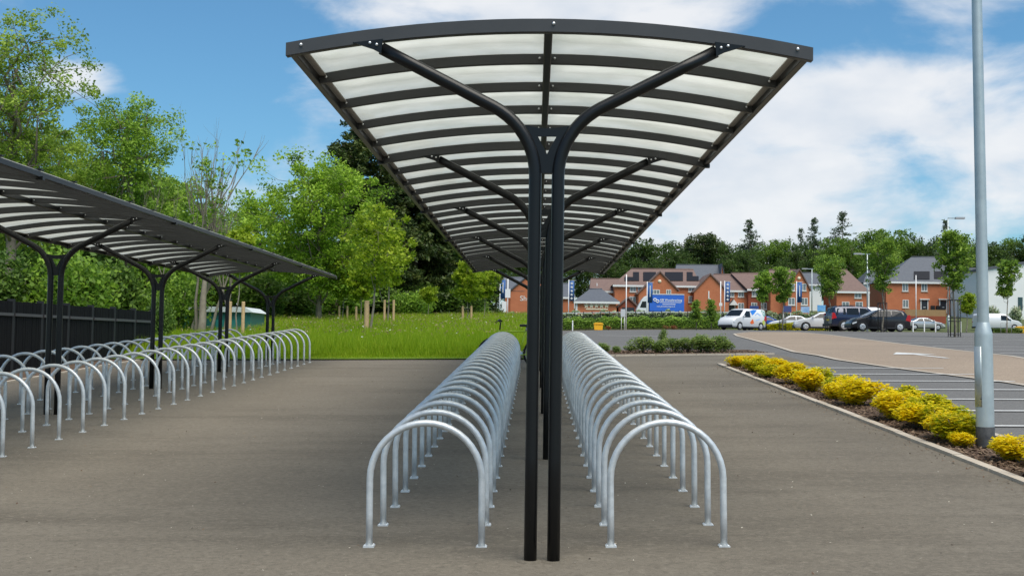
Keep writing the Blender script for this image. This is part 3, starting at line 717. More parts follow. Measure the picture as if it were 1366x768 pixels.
# ------------------------------------------------------------------ meadow grass
def grass(name, n, y0, y1, x0, x1, h0, h1, w, m, powy=1.6, tone_far=.15):
    y = y0+(y1-y0)*rng.uniform(0, 1, n)**powy; x = rng.uniform(0, 1, n)
    xl = np.maximum(x0, -.50*y-2.5); x = xl+(x1-xl)*x
    z = np.array([Hm(a, b) for a, b in zip(x, y)])
    patch = .5+.5*np.sin(x*1.3+2*np.sin(y*.7))*np.sin(y*1.1+1.7*np.sin(x*.9))
    ht = rng.uniform(h0, h1, n)*(.72+.45*patch)*np.clip((y-y0)/1.2+.35, .35, 1); a = rng.uniform(0, 2*np.pi, n); b = rng.uniform(0, 2*np.pi, n)
    ww = w*rng.uniform(.6, 1.4, n)*(.6+y/60)
    p = np.stack([x, y, z], 1); s = np.stack([np.cos(a)*ww, np.sin(a)*ww, 0*a], 1); be = np.stack([np.cos(b)*ht*.3, np.sin(b)*ht*.3, ht], 1)
    v = np.stack([p-s, p+s, p+be], 1).reshape(-1, 3)
    t = np.clip(.35+.3*patch+tone_far*(y-y0)/(y1-y0)+rng.normal(0, .2, n), 0, 1)
    return struct(obj(name, np_mesh(name, v, np.arange(3*n).reshape(n, 3), m, t)), 'stuff')
grass('meadow_grass', 210000, 29.5, 86, -45, .65, .28, .54, .010, grass_mat)
grass('verge_grass', 26000, 28.75, 30.4, -9.3, .7, .06, .12, .010, grass_mat, 1.0)
n = 9000; y = 36+48*rng.uniform(0, 1, n)**.8; x = -.5*y-2+(.5*y+2.5)*rng.uniform(0, 1, n)
p = np.stack([x, y, [Hm(a, b)+rng.uniform(.26, .48) for a, b in zip(x, y)]], 1)
v, f = cards(p, .10, .35, 0.); struct(obj('grass_seed_heads', np_mesh('grass_seed_heads', v, f, seed_mat, rng.uniform(0, 1, n))), 'stuff')
n = 150; y = 31+45*rng.uniform(0, 1, n)**.8; x = -.4*y+(.4*y+.4)*rng.uniform(0, 1, n)
p = np.stack([x, y, [Hm(a, b)+rng.uniform(.30, .5) for a, b in zip(x, y)]], 1)
v, f = cards(p, .075, .9, 1.5); struct(obj('white_wildflowers', np_mesh('white_wildflowers', v, f, petal_mat, rng.uniform(0, 1, n)**2)), 'stuff')

# ------------------------------------------------------------------ staked young trees in the meadow
def staked(px, Y, top, w_px, clear_py, nst, label, seed, base=None, crownmat=None, leaf=.13, stake_h=1.35, tw=.03, stake_r=.06):
    x = X(px, Y); g = Hm(x, Y); sc = FPX/Y; h = Z(px, top, Y)-g; cl = max(.7, Z(px, clear_py, Y)-g); rx = w_px/2/sc
    me = broadleaf(seed, h, cl, rx*1.12, lobes=9, per_lobe=11, per=34, leaf=leaf, m=crownmat or L_young, bm_=bark_pale, crad=.30*max(.7, rx/1.2), trunk_r=tw)
    t = put_tree('young_tree', me, label, 'tree', (x, Y, g), seed)
    for s in ((-.22, .22) if nst == 2 else (-.22,) if nst == 1 else ()):
        st = MB().lathe([(.0001, stake_h), (stake_r*.9, stake_h), (stake_r, stake_h-.03), (stake_r, -.2)], 8, 'z', (s, -.05, 0)).build('stake', timber, t); st.rotation_euler = (0, 0, -seed)
        MB().box(min(0, s), max(0, s), -.07, -.03, stake_h-.18, stake_h-.14).build('tree_tie', rubber, st)
    return t
staked(497, 46, 268, 95, 395, 1, 'young bright leaved tree tied to a single stout timber stake in the meadow', 101, leaf=.16, tw=.05, stake_r=.10)
staked(519, 58, 300, 60, 385, 2, 'young tree with straight pale stem between a pair of timber stakes', 102, leaf=.17, tw=.045)
staked(458, 66, 335, 50, 405, 2, 'slender young tree with broken side twig and short stakes before the broad bright maple', 103, leaf=.16, stake_h=1.0)
staked(481, 62, 355, 44, 402, 1, 'slight young tree leaning beside a short stake near the stoutly staked tree', 104, leaf=.16, stake_h=1.0)
staked(571, 78, 383, 24, 404, 0, 'tiny round headed sapling before the dark evergreen', 105, leaf=.14)
staked(623, 62, 350, 46, 405, 2, 'young yellow green tree with low stakes at the meadow end near the roof tip', 106, leaf=.16, stake_h=1.0)
staked(646, 74, 362, 34, 400, 0, 'pale slim young tree beside the tall blue banner', 107, leaf=.17)
staked(316, 40, 300, 44, 372, 2, 'young thin stemmed tree between two tall stakes in front of the teal shed', 108, leaf=.14)

# ------------------------------------------------------------------ large trees on the left
def big(name, px, Y, top, w_px, clear_m, label, seed, m, leaf, lobes=11, per_lobe=18, per=60, crad=.62, loose=0., lean=0., bmt=None, tr=None, rz=0, ryk=1.):
    x = X(px, Y); g = Hm(x, Y); h = Z(px, top, Y)-g; rx = w_px/2*Y/FPX
    me = broadleaf(seed, h*1.02, clear_m, rx, lobes=lobes, per_lobe=per_lobe, per=per, leaf=leaf, m=m, crad=crad, loose=loose, lean=lean, bm_=bmt, trunk_r=tr, ry=rx*ryk)
    return put_tree(name, me, label, 'tree', (x, Y, g-.05), rz)
big('oak_tree', 5, 50, 20, 230, 4.0, 'tall loose crowned oak with sky showing between its boughs beside the fence', 201, L_oak, .15, 17, 17, 64, .50, .5)
big('broadleaf_tree', 168, 58, 122, 160, 3.0, 'rounded mid green tree rising behind the fence side shelter, right beside the oak', 202, L_mid, .15, 14, 18, 84, .55, .25)
big('broadleaf_tree', 75, 64, 175, 200, 1.5, 'low spreading green tree filling the space below the oak', 203, L_oak, .16, 12, 18, 84, .65, .15)
big('broadleaf_tree', 232, 74, 235, 120, 1.5, 'olive green tree behind the bare twigged trunk', 204, L_mid, .22, 10, 16, 55, .7)
big('broadleaf_tree', 345, 78, 262, 120, 1.5, 'green tree between the bare twigged trunk and the broad bright maple', 205, L_bright, .22, 10, 16, 55, .7)
big('maple_tree', 425, 66, 213, 190, 1.2, 'broad bright green maple standing before the dark evergreen', 206, L_bright, .18, 16, 19, 90, .58, .15)
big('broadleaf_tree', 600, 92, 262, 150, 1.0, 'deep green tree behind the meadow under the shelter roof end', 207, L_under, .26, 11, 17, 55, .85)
big('broadleaf_tree', 705, 232, 318, 70, 1.0, 'shaded green tree behind the red gable house beyond the posts', 208, L_wood, .3, 10, 15, 50, 1.0)
big('broadleaf_tree', 118, 61, 192, 190, 1.5, 'yellowish green tree filling between the oak and the rounded tree', 211, L_oak, .16, 12, 17, 80, .62, .15)
big('broadleaf_tree', 288, 86, 272, 120, 1.0, 'dull green tree seen through the bare twigs', 212, L_mid, .24, 10, 16, 52, .75)
big('broadleaf_tree', 208, 64, 225, 120, 1.2, 'small leafy tree below the rounded tree by the shelter roof', 213, L_mid, .21, 10, 16, 52, .65)
big('oak_tree', 12, 56, 118, 150, 3.0, 'shorter oak with airy boughs overlapping the tall loose crowned oak', 214, L_oak, .15, 12, 16, 70, .5, .4)
# half bare tree with upright twigs
def bare_tree():
    px, Y = 268, 43; x = X(px, Y); g = Hm(x, Y); t = thing('bare_tree', 'half bare pale trunked tree with upright leafless twigs above the shelter roof', 'tree', (x, Y, g))
    rg = np.random.default_rng(31); T = MB(); h = Z(px, 222, Y)-g
    def branch(p, d, L, r, depth):
        q = [p]; n = 5
        for i in range(n):
            d = d+rg.normal(0, .10, 3)+np.array([0, 0, .07]); d /= np.linalg.norm(d); q.append(q[-1]+d*L/n)
        T.tube(q, [r*(1-.8*i/n) for i in range(n+1)], 6 if depth < 2 else 4, cap=False)
        if depth < 3:
            for k in range(5 if depth == 0 else 4):
                j = rg.integers(2, n+1); e = d+rg.normal(0, .33, 3); e[2] = abs(e[2])+.5; e /= np.linalg.norm(e); branch(q[j], e, L*rg.uniform(.45, .7), r*.42, depth+1)
        tips.append(q[-1])
    tips = []
    for (dx, dy, ln, rr) in ((0, 0, 1, .17), (-.55, .3, .92, .08), (.5, .2, .8, .07), (-1.1, .6, .85, .07), (1.4, .5, .75, .06), (-2.2, .8, .8, .06)):
        branch(np.array([dx*.5, dy, -.1]), np.array([.12+dx*.08, 0, 1.]), h*.62*ln, rr, 0)
    obj('trunk', T.mesh('trunk', bark_pale), t)
    tips = np.array(tips); tips = tips[rg.uniform(0, 1, len(tips)) < .16]; p, ct = clusters_to_leaves(tips, .32*rg.uniform(.5, 1.4, len(tips)), 16, rg)
    obj('crown', leaf_mesh('crown', p, .16, L_mid, rg, ctone=ct), t)
bare_tree()
# dark evergreens behind the meadow
for (px, Y, top, w, seed, lab) in ((478, 84, 150, 210, 41, 'tall dark evergreen conifer towering behind the meadow'), (585, 96, 232, 150, 42, 'second dark evergreen conifer, lower, next to the towering one'), (552, 89, 185, 230, 44, 'broad dark evergreen conifer between the towering one and the lower one'), (628, 108, 258, 84, 43, 'dark evergreen conifer seen under the end of the central canopy')):
    x = X(px, Y); g = Hm(x, Y); h = Z(px, top, Y)-g
    put_tree('evergreen_tree', conifer(seed, h, .6, w/2*Y/FPX, L_dark, per=34, leaf=.34, dens=2.1, pw=.62, droop=.05, whorl=.62), lab, 'tree', (x, Y, g), 0)
# understory shrubs along the back of the meadow and by the fence
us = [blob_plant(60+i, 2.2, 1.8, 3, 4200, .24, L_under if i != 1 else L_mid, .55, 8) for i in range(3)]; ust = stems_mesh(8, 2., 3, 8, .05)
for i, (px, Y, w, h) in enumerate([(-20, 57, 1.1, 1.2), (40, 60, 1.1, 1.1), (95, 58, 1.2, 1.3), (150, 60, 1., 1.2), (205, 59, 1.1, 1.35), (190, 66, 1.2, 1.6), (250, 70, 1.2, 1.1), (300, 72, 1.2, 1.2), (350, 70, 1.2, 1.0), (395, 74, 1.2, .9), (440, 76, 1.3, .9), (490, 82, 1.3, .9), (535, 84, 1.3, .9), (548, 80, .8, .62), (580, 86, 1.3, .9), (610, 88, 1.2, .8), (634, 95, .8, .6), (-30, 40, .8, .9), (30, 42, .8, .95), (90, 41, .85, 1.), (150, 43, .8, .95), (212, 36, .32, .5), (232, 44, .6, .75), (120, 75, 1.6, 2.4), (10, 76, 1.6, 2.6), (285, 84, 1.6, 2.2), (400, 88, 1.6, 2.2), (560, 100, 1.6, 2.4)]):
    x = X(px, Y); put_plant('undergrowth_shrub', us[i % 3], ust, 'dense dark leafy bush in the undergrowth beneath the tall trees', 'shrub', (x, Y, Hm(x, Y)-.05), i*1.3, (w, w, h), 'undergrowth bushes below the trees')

# ------------------------------------------------------------------ dark fence and teal shed on the left
fence_black = mat('black_fence_board', (.004, .004, .0045), .7, spec=.2, noise=(3, .8, (.007, .007, .007))); rail_grey = mat('fence_rail', (.012, .012, .013), .6)
def dark_fence():
    A, B = Vector((X(-75, 22), 22)), Vector((X(203, 31.5), 31.5)); n = 8; d = (B-A)/n
    z0 = H(A.x, A.y); t = thing('boundary_fence', 'dark close boarded boundary fence with posts and pale grey rail below the trees', 'fence', (A.x, A.y, z0))
    ang = math.atan2(d.y, d.x); L = d.length; ztop = 2.33
    for i in range(n+1):
        p = A+d*i; g = Hm(p.x, p.y); q = MB().box(-.05, .05, -.06, .06, g-z0-.2, ztop-z0+.05).build('fence_post', rail_grey, t); q.location = (p.x-A.x, p.y-A.y, 0); q.rotation_euler = (0, 0, ang)
        if i == n: break
        M = Matrix.Translation((p.x-A.x, p.y-A.y, 0)) @ Matrix.Rotation(ang, 4, 'Z')
        rl = MB().box(.05, L-.05, -.09, -.055, ztop-z0-.30, ztop-z0-.24).build('rail', mat('fence_rail_pale', (.07, .07, .072), .5), t); rl.matrix_local = M
        nb = 12; bw = (L-.1)/nb; bme = MB().box(.004, bw-.004, -.05, -.02, g-z0-.05, ztop-z0).mesh('board', fence_black)
        for k in range(nb):
            o = obj('board', bme, t); o.matrix_local = M @ Matrix.Translation((.05+k*bw, random.uniform(-.004, .004), random.uniform(-.006, .006)))
dark_fence()
def shed():
    Y = 46; x0, x1 = X(243, Y), X(334, Y); g = Hm((x0+x1)/2, Y)-.25; zt = Z(290, 416, Y)-g; W = x1-x0
    t = thing('storage_shed', 'teal painted metal storage shed with pale roof behind the tree stakes', 'shed', ((x0+x1)/2, Y, g))
    teal = mat('teal_metal', (.02, .13, .115), .45, noise=(2, .7, (.03, .17, .15))); teal2 = mat('teal_door', (.025, .20, .19), .4)
    MB().box(-W/2, W/2, 0, 2.4, 0, zt).build('wall', teal, t)
    MB().prism([(-W/2-.12, zt), (W/2+.12, zt), (W/2-.2, zt+.2), (-W/2+.05, zt+.2)], 'y', -.12, 2.5).build('roof', mat('pale_roof', (.62, .66, .66), .5), t)
    for k in range(9): MB().box(-W/2+.1+k*W/9, -W/2+.16+k*W/9, -.025, -.001, .05, zt-.06).build('wall_rib', teal, t)
    MB().box(.0, .85, -.06, -.026, .05, zt-.3).build('door', teal2, t)
shed()

# ------------------------------------------------------------------ vehicles
glass = mat('vehicle_glass', (.010, .013, .015), .12, spec=.35); trim = mat('vehicle_trim', (.015, .015, .016), .6); lamp_red = mat('tail_lamp_red', (.45, .01, .015), .25); lamp_clear = mat('head_lamp', (.7, .72, .74), .15)
plate_y = mat('number_plate', (.75, .55, .05), .5)
def vehicle(name, label, cat, loc, rz, L, W, sil, belt, wheels, wr, paint, windows, screens, roofw=.78, extra=None, low=.2, skirt=None):
    """local +x forward. sil: silhouette [(x,z)] rear to front (top line); windows: side polys; screens: [(x0,z0,x1,z1)] along silhouette"""
    t = thing(name, label, cat, loc, rz); hw = W/2; zr = max(z for x, z in sil)
    xs = [p[0] for p in sil]; zs = [p[1] for p in sil]
    def wide(x): return hw*(1-.13*abs(2*x/L)**7)
    def side(z, w): return w if z <= belt else w-(1-roofw)*hw*(z-belt)/(zr-belt)
    st = sorted(set(list(np.linspace(xs[0], xs[-1], 30))+xs)); b = MB(); ring = 12
    for x in st:
        zt = float(np.interp(x, xs, zs)); w = wide(x); lo = low+.05*abs(2*x/L)**5
        yt = side(zt, w); half = [(0, lo), (w*.9, lo), (w, lo+.13), (w, min(belt, zt-.07)), (side(zt-.06, w), zt-.05), (yt-.10, zt)]
        pts = half+[(0, zt+.015)]+[(-p, q) for p, q in half[:0:-1]]
        b.v += [(x, p, q) for p, q in pts]
    k = len(pts)
    for i in range(len(st)-1):
        for j in range(k): b.f.append((i*k+j, i*k+(j+1) % k, (i+1)*k+(j+1) % k, (i+1)*k+j)); b.smooth.append(j not in (0, k-1))
    b.f += [tuple(range(k)), tuple((len(st)-1)*k+j for j in range(k))[::-1]]; b.smooth += [False, False]
    me = b.mesh('body', paint); fixnormals(me); body = obj('body', me, t)
    for poly in windows:
        for s in (-1, 1):
            m_ = MB(); m_.add([(x, s*(side(z, wide(x))+.008), z) for x, z in poly], [tuple(range(len(poly)))]); m_.build('side_window', glass, t)
    for (x0, z0, x1, z1) in screens:
        nx, nz = -(z1-z0), (x1-x0); q = math.hypot(nx, nz); nx, nz = nx/q, nz/q
        if nz < 0: nx, nz = -nx, -nz
        w0, w1 = side(z0, wide(x0))-.14, side(z1, wide(x1))-.14
        o_ = .028
        MB().add([(x0+nx*o_, -w0, z0+nz*o_), (x0+nx*o_, w0, z0+nz*o_), (x1+nx*o_, w1, z1+nz*o_), (x1+nx*o_, -w1, z1+nz*o_)], [(0, 1, 2, 3)]).build('windscreen', glass, t)
    for wx in wheels:
        for s in (-1, 1):
            w = wide(wx)
            arc = [(wx+(wr*1.17)*math.cos(math.pi*i/12), wr+(wr*1.17)*math.sin(math.pi*i/12)) for i in range(13)]+[(wx-wr*1.17, low+.02), (wx+wr*1.17, low+.02)]
            MB().prism(arc, 'y', s*(w-.12), s*(w+.004)).build('wheel_arch', trim, t)
            ty = MB().lathe([(.01, s*(w-.15)), (wr-.03, s*(w-.15)), (wr, s*(w-.12)), (wr, s*(w-.01)), (wr-.03, s*(w+.012)), (wr*.66, s*(w+.012))], 22, 'y', (wx, 0, wr)).build('wheel', rubber, t)
            rm = MB().lathe([(wr*.67, s*(w+.008)), (wr*.6, s*(w+.02)), (wr*.2, s*(w+.014)), (.001, s*(w+.02))], 20, 'y', (wx, 0, wr))
            for a in range(5):
                q = 2*math.pi*a/5; rm.tube([(wx+.1*wr*math.cos(q), s*(w+.02), wr+.1*wr*math.sin(q)), (wx+.6*wr*math.cos(q), s*(w+.022), wr+.6*wr*math.sin(q))], .025, 5)
            rm.build('rim', mat('wheel_rim', (.55, .56, .57), .35, metal=.4), ty)
    if extra: extra(t, side, wide)
    xf, xb = xs[-1], xs[0]
    for s in (-1, 1):
        zf = float(np.interp(xf-.25, xs, zs)); w = wide(xf-.1)
        MB().prism([(xf-.46, zf-.10), (xf-.05, zf-.23), (xf-.08, zf-.32), (xf-.34, zf-.22)], 'y', s*(w-.12), s*(wide(xf-.3)+.006)).build('headlight', lamp_clear, t)
        zb = belt; MB().prism([(xb-.012, zb-.30), (xb+.04, zb+.16), (xb+.20, zb+.14), (xb+.34, zb-.20)], 'y', s*(w-.16), s*(wide(xb+.3)+.012)).build('tail_light', lamp_red, t)
        mx = windows[0][0] if False else max(p[0] for p in windows[-1])
        MB().box(mx-.06, mx+.06, min(s*(hw-.04), s*(hw+.17)), max(s*(hw-.04), s*(hw+.17)), belt+.01, belt+.14).build('door_mirror', paint, t, .02)
    for (xx, sg) in ((xf, 1), (xb, -1)):
        MB().box(xx-.12, xx+.02, -hw*.82, hw*.82, low+.02, low+.22).build('bumper', trim if skirt is None else skirt, t, .02)
    MB().box(-L*.33, L*.33, -hw-.006, hw+.006, low-.01, low+.09).build('sill', trim, t)
    return t
def paintm(name, c, metal=.2): return mat(name, c, .28, metal=metal, coat=.6)
p_black, p_navy, p_white, p_silver = paintm('paint_black', (.014, .014, .018)), paintm('paint_navy', (.018, .028, .07)), paintm('paint_white', (.72, .73, .74), 0), paintm('paint_silver', (.50, .52, .54), .5)
def gl(x, y): return (x, y, H(x, y))
hatch_sil = [(-1.96, .55), (-1.93, .88), (-1.80, 1.08), (-1.55, 1.36), (-1.1, 1.46), (-.3, 1.47), (.15, 1.40), (.95, .98), (1.5, .87), (1.85, .72), (1.97, .5)]
hatch_win = [[(-1.50, 1.02), (-1.36, 1.30), (-.85, 1.36), (-.72, 1.36), (-.72, .97)], [(-.66, .97), (-.66, 1.36), (-.2, 1.36), (.12, 1.31), (.72, .96)]]
hatch_scr = [(.22, 1.35, .92, 1.0), (-1.56, 1.33, -1.78, 1.1)]
hx = X(1170, 80); vehicle('hatchback_car', 'black hatchback with red tail light parked across the bay before the caged tree', 'car', gl(hx, 80), R(183), 3.95, 1.7, hatch_sil, .95, (-1.24, 1.24), .30, p_black, hatch_win, hatch_scr)
suv_sil = [(-2.3, .6), (-2.3, 1.05), (-2.2, 1.25), (-2.05, 1.66), (-1.8, 1.74), (-.2, 1.76), (.3, 1.70), (.95, 1.17), (1.9, 1.07), (2.2, .95), (2.32, .6)]
suv_win = [[(-2.0, 1.17), (-1.88, 1.58), (-1.3, 1.62), (-1.3, 1.15)], [(-1.22, 1.15), (-1.22, 1.62), (-.35, 1.63), (-.35, 1.14)], [(-.27, 1.14), (-.27, 1.63), (.2, 1.60), (.72, 1.14)]]
def roof_rails(t, side, wide):
    for s in (-1, 1): MB().tube([(-1.7, s*.62, 1.75), (-1.5, s*.62, 1.82), (-.3, s*.62, 1.83), (0, s*.62, 1.75)], .02, 6).build('roof_rail', trim, t)
    MB().box(-2.34, -2.3, -.26, .26, .72, .84).build('number_plate', plate_y, t)
sx = X(1146, 86); vehicle('off_road_car', 'dark blue tall off roader parked partly behind the black hatchback', 'car', gl(sx, 86), R(6), 4.65, 1.85, suv_sil, 1.12, (-1.42, 1.42), .37, p_navy, suv_win, [(.36, 1.66, .93, 1.2), (-2.18, 1.28, -2.06, 1.62)], .8, roof_rails, .3)
van_sil = [(-2.2, .5), (-2.2, 1.55), (-2.1, 1.76), (-1.6, 1.80), (.2, 1.80), (.6, 1.72), (1.25, 1.15), (1.85, 1.02), (2.15, .8), (2.22, .5)]
van_win = [[(.02, 1.08), (.02, 1.60), (.5, 1.60), (1.0, 1.12), (1.0, 1.06)]]
van_scr = [(.66, 1.68, 1.22, 1.2)]
def livery(t, side, wide):
    cols = [('livery_blue', (.03, .22, .70), [(-.25, 1.25), (.0, 1.62), (-.5, 1.74), (-.95, 1.72), (-.62, 1.45)]), ('livery_orange', (.75, .13, .02), [(-.25, .95), (.12, .62), (-.15, .5), (-.45, .6), (-.35, .85)]),
            ('livery_teal', (.02, .30, .24), [(-1.55, 1.72), (-2.0, 1.6), (-2.05, 1.1), (-1.75, 1.3)]), ('livery_lime', (.55, .62, .10), [(-1.6, .8), (-1.95, .95), (-2.0, .5), (-1.6, .45)]), ('livery_pale', (.35, .50, .75), [(-.6, 1.3), (-1.0, 1.5), (-1.4, 1.3), (-1.2, .9), (-.7, .8)])]
    for nm, c, poly in cols:
        for s in (-1, 1): MB().add([(x, s*(side(z, wide(x))+.01), z) for x, z in poly], [tuple(range(len(poly)))]).build('livery_patch', mat(nm, c, .4), t)
vx = X(990, 102); vehicle('delivery_van', 'white small van with blue, orange and green livery swirls parked by the hedge', 'van', gl(vx, 102), R(222), 4.4, 1.8, van_sil, 1.08, (-1.4, 1.4), .32, p_white, van_win, van_scr, .86, livery, .2)
vx = X(1161, 97); vehicle('panel_van', 'plain white van mostly hidden behind the dark blue off roader', 'van', gl(vx, 97), R(5), 4.4, 1.8, [(x, z*1.06) for x, z in van_sil], 1.12, (-1.4, 1.4), .32, p_white, van_win, van_scr, .86)
big_van = [(x*1.16, z*1.07) for x, z in van_sil]
vx = X(1330, 140); vehicle('panel_van', 'white panel van parked in front of the pale rendered building', 'van', gl(vx, 140), R(4), 5.1, 1.95, big_van, 1.18, (-1.6, 1.6), .34, p_white, [[(x*1.16, z*1.07) for x, z in w] for w in van_win], [(.66*1.16, 1.68*1.07, 1.22*1.16, 1.2*1.07)], .86)
sal_sil = [(-2.2, .55), (-2.17, .92), (-1.75, 1.02), (-1.45, 1.06), (-.8, 1.38), (-.2, 1.43), (.3, 1.38), (1.05, .97), (1.75, .86), (2.12, .7), (2.22, .5)]
sal_win = [[(-1.25, 1.0), (-.8, 1.29), (-.35, 1.33), (-.35, .98)], [(-.28, .98), (-.28, 1.33), (.25, 1.29), (.82, .97)]]
sal_scr = [(.36, 1.34, 1.02, .99), (-1.42, 1.07, -.84, 1.35)]
for (px, Y, rz, pm, lab) in ((1232, 138, 4, p_silver, 'silver low car parked behind the white bollards by the brick wall'), (1056, 116, 176, p_white, 'white saloon car parked behind the lime green shrub border'), (1098, 92, 172, p_white, 'white car nosing out behind the rear of the dark blue off roader'), (1020, 122, 8, paintm('paint_blue', (.02, .08, .35)), 'blue car half hidden behind the liveried van and tree stems')):
    x = X(px, Y); vehicle('saloon_car', lab, 'car', gl(x, Y), R(rz), 4.4, 1.75, sal_sil, .97, (-1.35, 1.35), .31, pm, sal_win, sal_scr)

def text_mesh(s, size, m, name='lettering', bold=True):
    cu = bpy.data.curves.new(name, 'FONT'); cu.body = s; cu.size = size; cu.align_x = 'LEFT'; cu.extrude = .004
    if bold: cu.offset = size*.02
    o = bpy.data.objects.new(name, cu); C.objects.link(o); bpy.context.view_layer.update()
    me = bpy.data.meshes.new_from_object(o.evaluated_get(bpy.context.evaluated_depsgraph_get())); bpy.data.objects.remove(o); bpy.data.curves.remove(cu)
    me.materials.clear(); me.materials.append(m); me.name = name
    return me
def box_truck():
    Y = 165; sc = FPX/Y; x0, x1 = X(866.5, Y), X(912.5, Y); g = H(X(885, Y), Y); z0, z1 = Z(890, 415, Y)-g, Z(890, 393, Y)-g
    t = thing('box_truck', 'white cabbed lorry with bright blue lettered box body parked by the gabled houses', 'lorry', (x0, Y, g)); W = x1-x0
    blue = mat('truck_blue', (.03, .13, .58), .4, noise=(1.5, .6, (.04, .17, .66)))
    MB().box(0, W, 0, 2.3, z0, z1).build('box_body', blue, t)
    MB().box(-.02, W+.02, -.03, 2.33, z1, z1+.1).build('roof_trim', white_paint, t)
    MB().box(-1.6, W, .3, 2.0, z0-.35, z0-.02).build('chassis', trim, t)
    cab = MB().prism([(-1.75, .45), (-1.8, 1.2), (-1.55, 1.75), (-1.1, z1-.75), (-.7, z1-.28), (-.12, z1-.1), (-.12, .45)], 'y', .12, 2.18).build('cab', p_white, t, .08)
    MB().prism([(-1.32, 1.55), (-1.0, z1-.95), (-.45, z1-.95), (-.45, 1.5)], 'y', .10, .118).build('cab_window', glass, cab)
    MB().box(-1.86, -1.74, .2, 2.1, .4, .75).build('bumper', trim, cab)
    for wx in (-1.05, W-1.6):
        for wy, s in ((.12, -1), (1.95, 1)):
            w = MB().lathe([(.01, 0), (.40, 0), (.42, .04), (.42, .22), (.40, .26), (.01, .26)], 18, 'y', (wx, wy, .42)).build('wheel', rubber, t)
            MB().lathe([(.24, -.004), (.2, -.014), (.01, -.01)], 16, 'y', (wx, wy, .42)).build('rim', white_paint, w)
    wm_ = mat('sign_white', (.8, .8, .8), .5)
    for cx_, cz in ((.72, z1-.72), (1.08, z1-.92)):
        r = MB()
        pts = [(cx_+.2*math.cos(2*math.pi*k/18), -.012, cz+.17*math.sin(2*math.pi*k/18)) for k in range(19)]; r.tube(pts, .062, 6, cap=False).build('logo_ring', wm_, t)
    for s, size, x, z in (('GB Woodworking', .40, 1.42, z1-.86), ('www.gbwoodworking.co.uk', .22, .98, z1-1.68)):
        o = obj('lettering', text_mesh(s, size, wm_), t); o.rotation_euler = (math.pi/2, 0, 0); o.location = (x, -.012, z)
    for x, w_, z in ((1.42, 2.9, z1-1.08), (1.75, 1.8, z1-1.35)): MB().box(x, x+w_, -.012, -.002, z, z+.08).build('lettering_line', wm_, t)
box_truck()

# ------------------------------------------------------------------ houses beyond the hedge
brick = mat('red_brick', (.53, .18, .08), .85, noise=(1.2, .9, (.44, .14, .062)), bump=.2, bscale=30)
brick2 = mat('red_brick_deep', (.30, .075, .035), .85, noise=(1.2, .9, (.24, .06, .03)))
tile_brown = mat('brown_roof_tile', (.19, .125, .105), .8, noise=(2.5, .9, (.14, .09, .078)), bump=.4, bscale=9)
tile_slate = mat('slate_roof_tile', (.105, .115, .135), .7, noise=(2.5, .9, (.08, .088, .105)), bump=.4, bscale=9)
solar = mat('solar_panel', (.010, .011, .016), .6, spec=.2); render_white = mat('white_render', (.82, .82, .80), .8, noise=(.6, .7, (.76, .76, .74)))
win_white = mat('window_frame', (.75, .75, .73), .5); pane_m = mat('house_pane', (.16, .19, .20), .1, spec=.7); door_dark = mat('dark_door', (.03, .035, .045), .45); timber_panel = mat('timber_fence_panel', (.36, .22, .10), .8, noise=(4, .8, (.28, .17, .08)))
